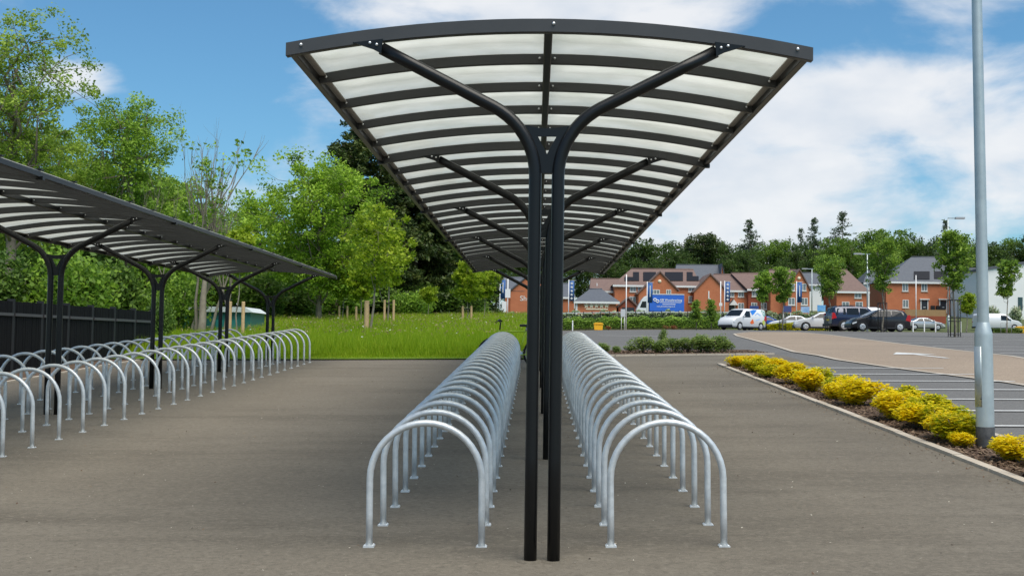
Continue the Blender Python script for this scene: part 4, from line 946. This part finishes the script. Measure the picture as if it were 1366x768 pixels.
class House:
    def __init__(s, name, label, px, Y, cat='house', group=None):
        s.Y = Y; s.x0 = X(px, Y); s.z0 = H(s.x0, Y); s.t = thing(name, label, cat, (s.x0, Y, s.z0), group=group)
    def P(s, px, py, d=0.):
        p = at(px, py, s.Y+d); return (p.x-s.x0, p.z-s.z0)
    def wall(s, pl, pr, pe, depth, m=None, d0=0., name='wall'):
        xl, xr, ze = s.P(pl, pe, d0)[0], s.P(pr, pe, d0)[0], s.P((pl+pr)/2, pe, d0)[1]
        return MB().box(xl, xr, d0, d0+depth, -1., ze).build(name, m or brick, s.t)
    def roof(s, pl, pr, pe, rl, rr, pr_y, depth, m, d0=0., fascia=True):
        xl, xr, ze = s.P(pl, pe, d0)[0], s.P(pr, pe, d0)[0], s.P((pl+pr)/2, pe, d0)[1]
        dm = d0+depth/2; al, ar = s.P(rl, pr_y, dm)[0], s.P(rr, pr_y, dm)[0]; zr = s.P((rl+rr)/2, pr_y, dm)[1]
        y0, y1 = d0-.35, d0+depth+.35
        b = MB().add([(xl, y0, ze), (xr, y0, ze), (ar, dm, zr), (al, dm, zr), (xl, y1, ze), (xr, y1, ze)], [(0, 1, 2, 3), (5, 4, 3, 2), (4, 0, 3), (1, 5, 2), (0, 4, 5, 1)])
        o = b.build('roof', m, s.t)
        MB().tube([(al, dm, zr+.02), (ar, dm, zr+.02)], .12, 6).build('ridge_tiles', m, o)
        if fascia: MB().box(xl+.05, xr-.05, y0-.03, y0+.22, ze-.32, ze-.01).build('fascia', win_white, s.t)
        s.front = (y0, dm, ze, zr); return o
    def solar(s, pl, pr, pt, pb):
        y0, dm, ze, zr = s.front; k = (zr-ze)/(dm-y0)
        def on(px, py):
            d = y0
            for _ in range(12):
                x, z = s.P(px, py, d); d = y0+max(0, min(1, (z-ze)/(zr-ze)))*(dm-y0)
            return Vector((x, d, z))
        a, b_, c, d_ = on(pl, pb), on(pr, pb), on(pr, pt), on(pl, pt); n = Vector((0, -k, 1)).normalized()*.12
        q = [a, b_, c, d_]; MB().add(q+[v+n for v in q], [(4, 5, 6, 7), (0, 1, 5, 4), (1, 2, 6, 5), (2, 3, 7, 6), (3, 0, 4, 7)]).build('solar_panel', solar, s.t)
    def gable(s, pl, pr, pe, pa, py_a, depth, m=None, tile=None, d0=0., over=.35, pe_r=None):
        xl, ze = s.P(pl, pe, d0); xr, zer = s.P(pr, pe_r or pe, d0); xa, za = s.P(pa, py_a, d0)
        MB().prism([(xl, -1.), (xr, -1.), (xr, zer), (xa, za), (xl, ze)], 'y', d0, d0+depth).build('gable_wall', m or brick, s.t)
        for (x, z) in ((xl, ze), (xr, zer)):
            dx, dz = xa-x, za-z; L = math.hypot(dx, dz); ux, uz = dx/L, dz/L; nx, nz = (-uz, ux) if ux > 0 else (uz, -ux)
            ex, ez = x-ux*over, z-uz*over
            poly = [(ex+nx*.02, ez+nz*.02), (xa+nx*.02, za+nz*.02), (xa, za+.28), (ex+nx*.22, ez+nz*.22)]
            MB().prism(poly, 'y', d0-.25, d0+depth).build('roof', tile or tile_brown, s.t)
    def window(s, pc, py, wm=1.1, hm=1.2, d0=0., cols=2, sill=True):
        x, z = s.P(pc, py, d0); y = d0
        b = MB(); fw = .09
        b.box(x-wm/2, x+wm/2, y-.05, y-.001, z-hm/2, z-hm/2+fw).box(x-wm/2, x+wm/2, y-.05, y-.001, z+hm/2-fw, z+hm/2)
        for k in range(cols+1):
            xx = x-wm/2+(wm-fw)*k/cols; b.box(xx, xx+fw, y-.048, y-.002, z-hm/2+fw, z+hm/2-fw)
        o = b.build('window', win_white, s.t)
        MB().box(x-wm/2+.02, x+wm/2-.02, y-.02, y-.003, z-hm/2+.02, z+hm/2-.02).build('pane', pane_m, o)
        if sill: MB().box(x-wm/2-.1, x+wm/2+.1, y-.12, y-.051, z-hm/2-.12, z-hm/2).build('sill', mat('stone_sill', (.55, .52, .46), .8), o)
    def door(s, pc, pt, wm=1.0, hm=2.1, d0=0.):
        x, z = s.P(pc, pt, d0)
        o = MB().box(x-wm/2, x+wm/2, d0-.05, d0-.002, z-hm, z).build('door', door_dark, s.t)
        MB().box(x-wm/2-.15, x-wm/2, d0-.09, d0-.001, z-hm, z+.15).box(x+wm/2, x+wm/2+.15, d0-.09, d0-.001, z-hm, z+.15).box(x-wm/2-.3, x+wm/2+.3, d0-.3, d0-.001, z+.15, z+.32).build('door_frame', win_white, o)
        MB().box(x-.2, x+.2, d0-.058, d0-.051, z-1.15, z-1.05).build('letter_plate', win_white, o)

# gable house with script lettering, seen past the posts
h = House('brick_house', 'brick gable house with grey roof and white script lettering behind the blue banner', 700, 190)
h.gable(681, 742, 388, 712, 362, 9, brick, tile_slate); h.wall(674, 682, 390, 8, brick, .3)
h.roof(664, 700, 388, 672, 705, 370, 9, tile_slate, .3, False)
o = obj('lettering', text_mesh('Show', 1.15, win_white, bold=False), h.t); x, z = h.P(693.5, 401); o.rotation_euler = (math.pi/2, 0, 0); o.location = (x, -.02, z); pass
h = House('brick_house', 'low brick house with grey roof partly hidden by the shelter posts', 752, 205)
h.wall(725, 766, 396, 8, brick); h.roof(722, 768, 396, 730, 760, 378, 8, tile_slate); h.window(742, 402)
# garage with five stars
h = House('garage', 'single storey brick garage with hipped slate roof and five cream stars on its wall', 796, 176, 'garage')
h.wall(769, 822, 402.5, 8, brick); h.roof(765, 827, 402, 787, 803, 385.5, 8, tile_slate)
MB().box(h.P(768, 402)[0]-.02, h.P(770.4, 402)[0], -.08, -.001, -1, h.P(770, 403)[1]).build('downpipe', win_white, h.t)
cream = mat('cream_sign', (.85, .74, .54), .6)
for k in range(5):
    cx_, cz = h.P(782.3+6.7*k, 407.6); R1, R2 = .47, .20
    poly = [((R1 if i % 2 == 0 else R2)*math.sin(math.pi*i/5)+cx_, (R1 if i % 2 == 0 else R2)*math.cos(math.pi*i/5)+cz) for i in range(10)]
    b = MB(); b.v = [(cx_, -.08, cz)]+[(x, -.08, z) for x, z in poly]+[(x, -.002, z) for x, z in poly]
    for i in range(10): j = (i+1) % 10; b.f += [(0, 1+i, 1+j), (1+i, 11+i, 11+j, 1+j)]; b.smooth += [False]*2
    b.build('star', cream, h.t)
MB().box(h.P(781.5, 412)[0], h.P(811, 412)[0], -.06, -.002, h.P(796, 413)[1], h.P(796, 411.3)[1]).build('sign_strip', cream, h.t)
# long terrace with solar panels
h = House('brick_house', 'long two storey brick house with brown roof, solar panels and projecting front gable', 880, 200)
h.wall(820, 928, 381, 9, brick); h.roof(817, 935, 380.5, 842, 925, 359, 9, tile_brown)
for a in ((833, 852.5, 370, 375), (844.5, 852.5, 363.5, 370), (858, 875, 363.5, 375), (887, 911, 363.5, 375), (916, 924, 363.5, 369), (916, 932, 369, 375)): h.solar(*a)
for px, py in ((844.5, 385), (855, 385), (922.5, 385), (844, 399.5), (855, 399.5), (922.5, 399)): h.window(px, py, 1.05, 1.05)
h.gable(852, 903.5, 391, 880.5, 363.5, 4, brick, tile_brown, -3.6, pe_r=386.5)
h.window(874, 390, 1.5, .95, -3.6, 3); h.window(892, 390, .8, .95, -3.6)
x, z = h.P(880, 375, -3.6); MB().lathe([(.001, -.06), (.28, -.06), (.28, -.001)], 14, 'y', (x, -3.6, z)).build('date_stone', cream, h.t)
h = House('brick_house', 'small brick wing with brown roof left of the solar panelled house', 806, 204)
h.wall(788, 820, 388.5, 7, brick); h.roof(786.5, 826, 388, 788, 834, 372, 8, tile_brown)
x = h.P(797, 380)[0]; MB().box(x-.07, x+.07, 1.4, 1.54, h.P(797, 386)[1], h.P(797, 377)[1]).build('vent_pipe', win_white, h.t)
h = House('brick_house', 'slate roofed house with brick gable end standing behind the solar panelled one', 932, 226)
h.wall(902, 962, 376, 9, brick); h.roof(900, 963, 375, 902, 962, 353.5, 9, tile_slate); h.gable(962.2, 966, 372, 963, 353, 9, brick, tile_slate, 0.02, 0)
h = House('garden_outbuilding', 'small dark red brick outbuilding with steep gable beside the lorry cab', 834, 178, 'outbuilding')
h.gable(825, 850, 409, 838, 398, 4, brick2, tile_brown); x, z = h.P(838, 410); MB().box(x-.9, x+.9, -.03, -.002, -.5, z).build('door', door_dark, h.t)
h = House('brick_house', 'blank brick gable end wall with broad brown roof between the lorry and the porch house', 948, 198)
h.gable(926, 972, 389, 947.5, 366.5, 9, brick, tile_brown, 0, .3, 391); x, z = h.P(945.5, 393); MB().box(x-.09, x+.09, -.05, -.002, z-.7, z+.6).box(x-.01, x+.3, -.05, -.002, z-.75, z-.6).build('flue_pipe', win_white, h.t)
h = House('brick_house', 'brick terrace house with brown roof and white pitched porch beside the banner', 985, 204)
h.wall(962, 998, 387.5, 9, brick); h.roof(940, 1001, 387, 952, 992, 366, 9, tile_brown)
for px, py in ((975.5, 391.5), (988.5, 391.5), (988.5, 408.5)): h.window(px, py, 1.0, 1.15)
h.door(976, 407, .95, 2.1)
xl, z = h.P(971.5, 407); xr = h.P(984, 407)[0]; xa, za = h.P(977.8, 399.5); MB().prism([(xl, z), (xr, z), (xa, za)], 'y', -.9, -.002).build('porch', win_white, h.t)
MB().prism([(xl-.1, z+.02), (xa, za+.06), (xa, za+.2), (xl-.25, z+.02)], 'y', -1., -.002).build('porch_roof', tile_brown, h.t)
h = House('brick_house', 'brick terrace house with brown roof behind the pair of slim street trees', 1012, 203)
h.wall(998.2, 1028, 386, 9, brick2); h.roof(996, 1030, 385.5, 975, 1022, 364.5, 10, tile_brown)
for px, py in ((1007, 391), (1006, 408), (1020, 391), (1019, 408)): h.window(px, py, 1.0, 1.15)
h = House('brick_house', 'brick house with front gable and pale stone bay behind the far twin arm lamp', 1060, 200)
h.wall(1028, 1078, 384, 9, brick); h.roof(1024, 1080, 383.5, 1026, 1062, 360, 9, tile_brown); h.gable(1048, 1080, 386, 1066.5, 360.5, 5, brick, tile_brown, -1.2)
x, z = h.P(1066, 371, -1.2); MB().lathe([(.001, -.05), (.28, -.05), (.28, -.001)], 12, 'y', (x, -1.2, z)).build('date_stone', cream, h.t)
for px, py in ((1056, 383), (1071, 383), (1056, 402), (1073, 402)): h.window(px, py, 1.1, 1.2, -1.2)
h = House('brick_house', 'slate roofed rendered house behind the slim street trees and far lamp', 1084, 226); h.wall(1066, 1096, 380, 8, render_white); h.roof(1064, 1098, 379, 1069, 1092, 364, 8, tile_slate)
h = House('brick_house', 'brick house with steep brown hipped roof above the dark blue off roader', 1134, 197)
h.wall(1116, 1157, 389, 9, brick); h.roof(1113.5, 1160, 388.5, 1122, 1130, 360, 9, tile_brown); h.window(1144.5, 386+7.5, 1.1, 1.0); h.window(1128, 406, 1.2, .9); h.window(1146, 406, 1.2, .9)
h = House('brick_house', 'slate roofed house glimpsed behind the street tree by the tall twin arm lamp', 1165, 222); h.wall(1154, 1184, 378, 8, render_white); h.roof(1151, 1186, 377, 1157, 1180, 361, 8, tile_slate)
# detached slate house on the right
h = House('brick_house', 'red brick house with big hipped slate roof, solar panel and dark front doors', 1225, 203)
h.wall(1182, 1312, 376.5, 10, brick); h.roof(1178, 1298, 376, 1216, 1258, 343, 10, tile_slate); h.solar(1219, 1240, 362.5, 373); h.solar(1246, 1262, 362.5, 372)
h.roof(1290, 1314, 381, 1288, 1312, 358, 9, tile_slate, 1.5)
for px, py in ((1207.5, 383), (1233, 383), (1281, 383.5), (1297, 385.5), (1208, 405), (1282, 404)): h.window(px, py, 1.0, 1.35)
h.door(1233, 401, 1.0, 2.1); h.door(1258, 401, 1.0, 2.1)
for px in (1242.5, 1249.5): x, z = h.P(px, 411); MB().box(x-.3, x+.3, -.9, -.4, z-.5, z+.4).build('meter_box', trim, h.t)
h = House('rendered_building', 'large white rendered building with sloping parapet at the right of the brick house', 1345, 186, 'building')
xl, zl = h.P(1309, 361); xr, zr = h.P(1420, 343); MB().prism([(xl, -1), (xr, -1), (xr, zr), (xl, zl)], 'y', 0, 14).build('wall', render_white, h.t)
MB().prism([(xl-.3, zl), (xr+.3, zr), (xr+.3, zr+.35), (xl-.3, zl+.35)], 'y', -.25, 14.2).build('parapet', tile_slate, h.t)
x, z = h.P(1361, 405); MB().box(x-.35, x+.35, -.06, -.002, z-1., z+1.).build('tall_window', mat('teal_glass', (.03, .07, .075), .15), h.t)
# timber and brick garden wall by the right house
def garden_wall(pl, pr, Y, pt, pb, label):
    x0, x1 = X(pl, Y), X(pr, Y); g = H(x0, Y); t = thing('garden_wall', label, 'wall', (x0, Y, g)); W = x1-x0; zt = Z((pl+pr)/2, pt, Y)-g; zm = Z((pl+pr)/2, (pt+pb)/2, Y)-g
    MB().box(0, W, 0, .22, -.4, zm).build('brick_base', brick2, t)
    n = int(W/1.8); 
    for k in range(n): MB().box(k*W/n+.05, (k+1)*W/n-.05, .05, .11, zm, zt).build('timber_panel', timber_panel, t)
    for k in range(n+1): MB().box(k*W/n-.05, k*W/n+.05, .02, .16, zm, zt+.06).build('fence_post', timber_panel, t)
garden_wall(1208, 1262, 160, 413, 430, 'brick base garden wall topped with orange timber panels before the slate house')

# ------------------------------------------------------------------ hedges, railing
def hedge(name, label, px0, px1, Y, h, d, n, leaf, m, base=0., slope=0.):
    x0, x1 = X(px0, Y), X(px1, Y); rg = np.random.default_rng(abs(int(px0*7+Y))); xc = (x0+x1)/2; g = H(xc, Y)
    t = thing(name, label, 'hedge', (xc, Y, g))
    x = rg.uniform(x0, x1, n); u = rg.uniform(0, 1, n); top = h*(1+.10*np.sin(x*1.7)+.07*np.sin(x*4.1+1)+.05*np.sin(x*9))
    z = base+(top-base)*np.where(u < .55, rg.uniform(0, 1, n), 1-.12*rg.uniform(0, 1, n)); y = np.where(u < .55, -d/2+.15*rg.uniform(0, 1, n), rg.uniform(-d/2, d/2, n))+rg.normal(0, .06, n)
    p = np.stack([x-xc, y, z+np.array([H(a, Y) for a in x])-g], 1)
    ct = .5+.22*np.sin(x*2.1)*np.sin(z*4+x)
    obj('foliage', leaf_mesh('foliage', p, leaf, m, rg, ctone=ct, spread=.2), t)
    b = MB()
    for xx in np.arange(x0+.3, x1, .75): b.tube([(xx-xc, 0, H(xx, Y)-g-.1), (xx-xc+rg.normal(0, .08), 0, H(xx, Y)-g+h*.8)], [.03, .012], 5)
    obj('stems', b.mesh('stems', bark), t)
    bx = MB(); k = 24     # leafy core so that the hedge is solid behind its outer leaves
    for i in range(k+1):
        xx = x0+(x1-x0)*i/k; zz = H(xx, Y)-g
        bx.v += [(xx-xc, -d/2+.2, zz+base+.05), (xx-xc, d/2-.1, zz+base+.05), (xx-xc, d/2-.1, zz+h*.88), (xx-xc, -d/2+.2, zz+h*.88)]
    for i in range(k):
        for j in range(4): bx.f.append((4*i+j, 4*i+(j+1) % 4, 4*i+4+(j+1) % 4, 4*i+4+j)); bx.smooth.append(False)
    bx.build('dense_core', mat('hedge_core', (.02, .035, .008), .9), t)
hedge('hedge', 'low clipped green hedge with bare stems running along the footway behind the yellow bin', 752, 962, 134.5, 1.05, 1.2, 9000, .16, L_hedge, .22)
hedge('hedge', 'taller pale flowering hedge behind the metal railing, before the houses', 590, 1130, 141, 1.7, 1.6, 14000, .22, L_pale)
hedge('hedge', 'middle band of loose green hedge in front of the railing posts', 700, 1010, 137, 1.2, 1.4, 9000, .2, L_hedge)
hedge('hedge', 'lime and yellow shrub border in front of the white saloon car', 1003, 1104, 108, .62, 1.6, 4500, .13, L_yellowgreen)
hedge('hedge', 'low green verge planting in front of the right hand white panel van', 1322, 1362, 132, .5, 1.2, 1500, .14, L_low)
def railing(pl, pr, Y):
    x0, x1 = X(pl, Y), X(pr, Y); g = H(x0, Y); t = thing('metal_railing', 'dark metal railing with pale top rail between the two hedges', 'railing', (x0, Y, g)); n = 32
    for i in range(n+1):
        x = x0+(x1-x0)*i/n; MB().box(x-x0-.04, x-x0+.04, -.04, .04, H(x, Y)-g-.1, H(x, Y)-g+1.9).build('railing_post', trim, t)
        if i < n:
            xb = x0+(x1-x0)*(i+1)/n; zz = (H(x, Y)+H(xb, Y))/2-g
            MB().box(x-x0+.04, xb-x0-.04, -.03, .03, zz+1.70, zz+1.80).build('rail', mat('pale_rail', (.55, .56, .56), .5), t)
railing(640, 1010, 138.6)

# ------------------------------------------------------------------ banners, sign posts, bins, bollards
banner_blue = mat('banner_blue', (.02, .085, .26), .7, noise=(1, .6, (.03, .12, .33)))
def banner(px, top, Y, label, stars=True, bh=27, wpx=6.6):
    x = X(px, Y); g = H(x, Y); h = Z(px, top, Y)-g; t = thing('banner_flag', label, 'banner', (x, Y, g)); k = Y/FPX
    MB().tube([(0, 0, -.2), (0, 0, h)], [.06, .045], 8).build('pole', white_paint, t)
    n = 8; b = MB(); W = wpx*k; z1 = h-.12; z0 = z1-bh*k
    for i in range(n+1):
        xx = .06+W*i/n; yy = .05*math.sin(i*.9)
        b.v += [(xx, yy-.008, z0), (xx, yy-.008, z1), (xx, yy+.008, z1), (xx, yy+.008, z0)]
    for i in range(n):
        for j in range(4): b.f.append((4*i+j, 4*i+(j+1) % 4, 4*i+4+(j+1) % 4, 4*i+4+j)); b.smooth.append(True)
    cl = b.build('banner', banner_blue, t)
    if stars:
        for s in range(5):
            cz = z1-(.13+.185*s)*(z1-z0); cx_ = .06+W*.5; R1, R2 = .2, .085
            poly = [((R1 if i % 2 == 0 else R2)*math.sin(math.pi*i/5)+cx_, -.075, (R1 if i % 2 == 0 else R2)*math.cos(math.pi*i/5)+cz) for i in range(10)]
            MB().add([(cx_, -.075, cz)]+poly, [(0, 1+(i+1) % 10, 1+i) for i in range(10)]).build('star', win_white, cl)
    else:
        MB().box(.06+W*.42, .06+W*.58, -.08, -.07, z0+.3*(z1-z0), z0+.85*(z1-z0)).build('lettering', win_white, cl)
    MB().tube([(0, 0, z1+.03), (W+.2, 0, z1+.03)], .022, 6).build('top_arm', white_paint, t)
banner(758.3, 373, 146, 'tall blue banner with five white stars beside the slate roofed garage')
banner(966.5, 374.5, 146, 'tall blue banner with five white stars beside the porch house')
banner(863, 375.5, 146, 'tall blue banner with narrow lettering in front of the lorry cab', False)
banner(1062.5, 375, 146, 'tall blue banner in front of the house with the pale stone bay', False)
banner(666.5, 371.5, 138, 'tall blue banner by the white notice board at the meadow end', False, 25)
def pole(px, top, Y, label, bottom_sign=None):
    x = X(px, Y); g = H(x, Y); h = Z(px, top, Y)-g; t = thing('sign_post', label, 'post', (x, Y, g)); k = Y/FPX
    MB().tube([(0, 0, -.2), (0, 0, h)], .055, 8).build('post', white_paint, t)
    for (py0, py1, w) in (bottom_sign or []):
        MB().box(-w*k/2, w*k/2, -.1, -.06, Z(px, py1, Y)-g, Z(px, py0, Y)-g).build('sign_board', white_paint, t)
pole(835.2, 366, 129, 'tall slim white pole standing by the small notice board')
pole(961.2, 375, 138, 'slim white pole with small plate beside the starred banner', [(404, 408, 4)])
pole(677, 372, 137, 'white notice board on a slim post beside the meadow end banner', [(385.5, 397, 7)])
pole(1222, 367, 150, 'slim white post before the red brick slate roofed house')
pole(672.5, 402, 136, 'white advertising panel low on the ground by the meadow end banner', [(402, 416, 6)])
def notice():
    Y = 128; x = X(831, Y); g = H(x, Y); k = Y/FPX; t = thing('notice_board', 'small pale notice board on two legs in front of the hedge', 'sign', (x, Y, g))
    for s in (-1, 1): MB().tube([(s*.16, 0, -.1), (s*.16, 0, 1.5)], .03, 6).build('leg', white_paint, t)
    MB().box(-.24, .24, -.05, -.03, 1.4, 2.2).build('board', mat('notice_grey', (.5, .53, .55), .5), t)
notice()
for px, Y in ((1050, 140), (1096, 140), (1074, 141), (1006, 139)):
    x = X(px, Y); g = H(x, Y)
    t = thing('hoarding_board', {1050: 'dark blue hoarding board beside the banner and bay house', 1096: 'bright sky blue hoarding board between the street trees', 1074: 'pale blue hoarding board with cloudy picture left of the bright one', 1006: 'plain blue hoarding board behind the liveried van'}[px], 'sign', (x, Y, g))
    z = Z(px, {1050: 412, 1096: 411, 1074: 413, 1006: 412}[px], Y)-g
    m_ = {1050: mat('hoarding_navy', (.05, .07, .2), .6), 1096: mat('hoarding_sky', (.03, .25, .62), .6, noise=(1.5, .9, (.3, .55, .75))), 1074: mat('hoarding_pale', (.12, .3, .6), .6, noise=(1.5, .9, (.55, .65, .75))), 1006: mat('hoarding_blue', (.02, .05, .2), .6)}[px]
    MB().box(-.5, .5, -.03, .03, z-.36, z+.36).build('board', m_, t)
    for s in (-.4, .4): MB().box(s-.04, s+.04, .03, .1, -.1, z+.3).build('leg', white_paint, t)
def grit_bin(px, Y, label, w=.95):
    x = X(px, Y); g = H(x, Y); t = thing('grit_bin', label, 'bin', (x, Y, g)); yel = mat('yellow_plastic', (.80, .42, .01), .5)
    MB().prism([(-w*.44, 0), (w*.44, 0), (w*.5, .58), (-w*.5, .58)], 'y', -.32, .32).build('body', yel, t, .03)
    MB().prism([(-w*.53, .585), (w*.53, .585), (w*.5, .70), (w*.3, .78), (-w*.3, .78), (-w*.5, .70)], 'y', -.37, .36).build('lid', yel, t, .03)
grit_bin(798.3, 124, 'yellow plastic grit bin on the footway before the clipped hedge'); grit_bin(1363, 133, 'yellow grit bin at the nose of the right hand white van', 1.3)
rf = blob_plant(77, .5, .5, 1, 500, .12, L_rust)
for px, Y in ((812, 125), (899, 131), (888, 131)):
    x = X(px, Y); put_plant('rusty_shrub', rf, lst, 'low rusty red leaved plant in front of the clipped hedge', 'shrub', gl(x, Y), px, (1.3, .8, .45), 'rusty red plants by the hedge')
def bollard(px, Y, h, label, group, m=white_paint, r=.06):
    x = X(px, Y); t = thing('bollard', label, 'bollard', gl(x, Y), group=group)
    MB().lathe([(r, -.1), (r, h-.03), (r*.7, h), (.001, h)], 12).build('post', m, t); MB().lathe([(r*1.02, h-.22), (r*1.02, h-.12)], 12).build('reflective_band', mat('reflective_band', (.6, .6, .58), .3), t)
for px in (1218, 1233, 1248, 1281.5): bollard(px, 128, 1.15, 'white slim bollard in the row in front of the silver car', 'white bollards before the silver car')
bollard(764, 118, 1.0, 'short grey bollard beyond the end of the hoop row', None)
def guard_rail():
    Y = 128; x = X(1342, Y); t = thing('barrier_rail', 'grey tubular barrier hoop on the verge before the right hand white van', 'barrier', gl(x, Y))
    for a, b_ in ((-.55, .0), (.0, .55)): MB().tube([(a, 0, -.1), (a, 0, 1.05), (b_, 0, 1.05), (b_, 0, -.1)], .03, 8).build('rail_hoop', mat('rail_grey', (.25, .26, .27), .5), t)
guard_rail()

# ------------------------------------------------------------------ street trees
def street_tree(px, Y, top, w_px, clear_py, label, seed, guard=None, m=None, leaf=.16, per=30):
    x = X(px, Y); g = H(x, Y); h = Z(px, top, Y)-g; cl = Z(px, clear_py, Y)-g; rx = w_px/2*Y/FPX
    me = broadleaf(seed, h*1.03, cl, rx*1.0, lobes=12, per_lobe=12, per=per, leaf=leaf, m=m or L_street, crad=.34*max(.8, rx/1.2), trunk_r=.06, bm_=bark_pale)
    t = put_tree('street_tree', me, label, 'tree', (x, Y, g), seed)
    if guard:
        gr = None
        for k in range(10):
            a = 2*math.pi*k/10; b = MB().tube([(.3*math.cos(a), .3*math.sin(a), 0), (.3*math.cos(a), .3*math.sin(a), guard)], .014, 5); o = b.build('guard_bar', satin, t)
        for z in (.12, guard*.42, guard*.5, guard-.03):
            pts = [(.3*math.cos(2*math.pi*k/16), .3*math.sin(2*math.pi*k/16), z) for k in range(17)]; MB().tube(pts, .018, 5, cap=False).build('guard_ring', satin, t)
    return t
street_tree(1273, 60, 304, 48, 398, 'street tree in a tall black bar guard near the lamp post and slate roofed house', 301, 1.85)
street_tree(1177, 78, 316, 46, 398, 'street tree with light tip and black guard in front of the black hatchback', 302, 1.9)
street_tree(1107, 86, 342, 46, 400, 'round headed street tree beside the dark blue off roader with thin guard', 303, 1.8)
street_tree(1018, 104, 360, 26, 408, 'narrow dark street tree, slimmer of the pair behind the liveried van', 304, 1.5, L_mid, .2)
street_tree(1044, 104, 355, 34, 408, 'street tree with fuller crown next to the narrow one by the white saloon', 305, 1.5, None, .2)
street_tree(1343, 130, 345, 30, 404, 'tall irregular street tree in front of the white rendered building', 306, None, None, .24)
street_tree(1290, 120, 392, 26, 420, 'small thin yellow green tree beside the caged tree', 307, None, L_young, .18)
for px, top, seed, lab in ((929, 401, 308, 'small dark conical young tree in front of the blue lorry'), (949, 400, 309, 'small dark conical young tree between the lorry and the starred banner')):
    Y = 112; x = X(px, Y); g = H(x, Y); put_tree('conical_tree', conifer(seed, Z(px, top, Y)-g, .9, .62, L_street, per=26, leaf=.15, dens=1.4, pw=.8, whorl=.22, tr=.05, cr_=.2), lab, 'tree', (x, Y, g))
bush = blob_plant(90, 1.2, 1., 2.2, 1800, .2, L_pale, .55, 6)
for px, Y, lab in ((1322, 150, 'pale green bush against the white rendered building by the van'), (1356, 150, 'pale green bush behind the tall irregular street tree')):
    x = X(px, Y); put_plant('pale_bush', bush, ust, lab, 'shrub', gl(x, Y), px, (1.1, 1, 1.2))

# ------------------------------------------------------------------ woodland behind the houses
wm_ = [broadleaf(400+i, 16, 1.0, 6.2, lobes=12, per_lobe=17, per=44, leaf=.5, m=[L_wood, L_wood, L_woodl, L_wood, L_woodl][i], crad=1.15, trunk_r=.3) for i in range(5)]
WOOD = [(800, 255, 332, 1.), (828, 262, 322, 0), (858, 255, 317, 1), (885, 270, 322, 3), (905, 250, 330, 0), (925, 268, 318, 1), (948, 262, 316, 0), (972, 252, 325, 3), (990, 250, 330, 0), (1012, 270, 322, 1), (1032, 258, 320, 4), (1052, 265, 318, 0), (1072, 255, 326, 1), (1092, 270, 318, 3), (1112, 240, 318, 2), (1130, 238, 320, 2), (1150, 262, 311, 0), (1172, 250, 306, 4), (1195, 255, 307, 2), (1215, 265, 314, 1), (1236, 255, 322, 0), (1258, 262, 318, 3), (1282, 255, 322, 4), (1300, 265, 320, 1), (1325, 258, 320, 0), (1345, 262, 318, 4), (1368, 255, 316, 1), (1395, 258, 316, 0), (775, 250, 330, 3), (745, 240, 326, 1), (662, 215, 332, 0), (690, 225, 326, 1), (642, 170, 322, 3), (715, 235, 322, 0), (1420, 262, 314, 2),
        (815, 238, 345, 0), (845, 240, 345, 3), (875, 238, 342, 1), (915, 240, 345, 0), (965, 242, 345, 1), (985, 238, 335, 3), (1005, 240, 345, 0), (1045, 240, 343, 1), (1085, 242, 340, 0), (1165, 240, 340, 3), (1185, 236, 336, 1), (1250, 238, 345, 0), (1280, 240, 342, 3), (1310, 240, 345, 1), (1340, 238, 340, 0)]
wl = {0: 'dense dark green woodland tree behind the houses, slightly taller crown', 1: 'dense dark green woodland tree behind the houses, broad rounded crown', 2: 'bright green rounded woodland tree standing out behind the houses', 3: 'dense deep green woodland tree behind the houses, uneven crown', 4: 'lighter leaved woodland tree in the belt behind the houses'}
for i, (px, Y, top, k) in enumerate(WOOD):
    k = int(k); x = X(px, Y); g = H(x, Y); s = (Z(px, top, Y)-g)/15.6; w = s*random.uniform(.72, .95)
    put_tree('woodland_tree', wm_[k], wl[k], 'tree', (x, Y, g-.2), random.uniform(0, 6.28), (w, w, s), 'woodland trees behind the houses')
for px, Y, top, r, lab, gap in ((1000, 262, 290, 3.6, 'dark conical conifer rising above the woodland behind the porch house', .05), (1086, 265, 290, 3.4, 'spiky conifer above the woodland left of the flat topped conifer', .15), (1124, 268, 281, 4.6, 'tallest ragged conifer with layered branches above the woodland', .35), (1262, 250, 294, 4.4, 'thin grey conifer above the woodland by the slate roofed house', .4), (1068, 272, 305, 2.6, 'small sparse conifer top beside the spiky conifer', .5)):
    x = X(px, Y); g = H(x, Y); h = Z(px, top, Y)-g
    put_tree('conifer_tree', conifer(px, h, h*.3, r*1.7, L_conif, per=8, leaf=.55, dens=1.0, pw=1.0, whorl=.85, gap=gap, droop=.0, tr=.25, cr_=.6), lab, 'tree', (x, Y, g))
x = X(937, 256); g = H(x, 256); h = Z(937, 311, 256)-g
put_tree('pine_tree', broadleaf(450, h, h*.55, 5.2, lobes=9, per_lobe=14, per=40, leaf=.45, m=L_dark, crad=1., trunk_r=.3), 'dark flat crowned pine above the woodland behind the lorry', 'tree', (x, 256, g))
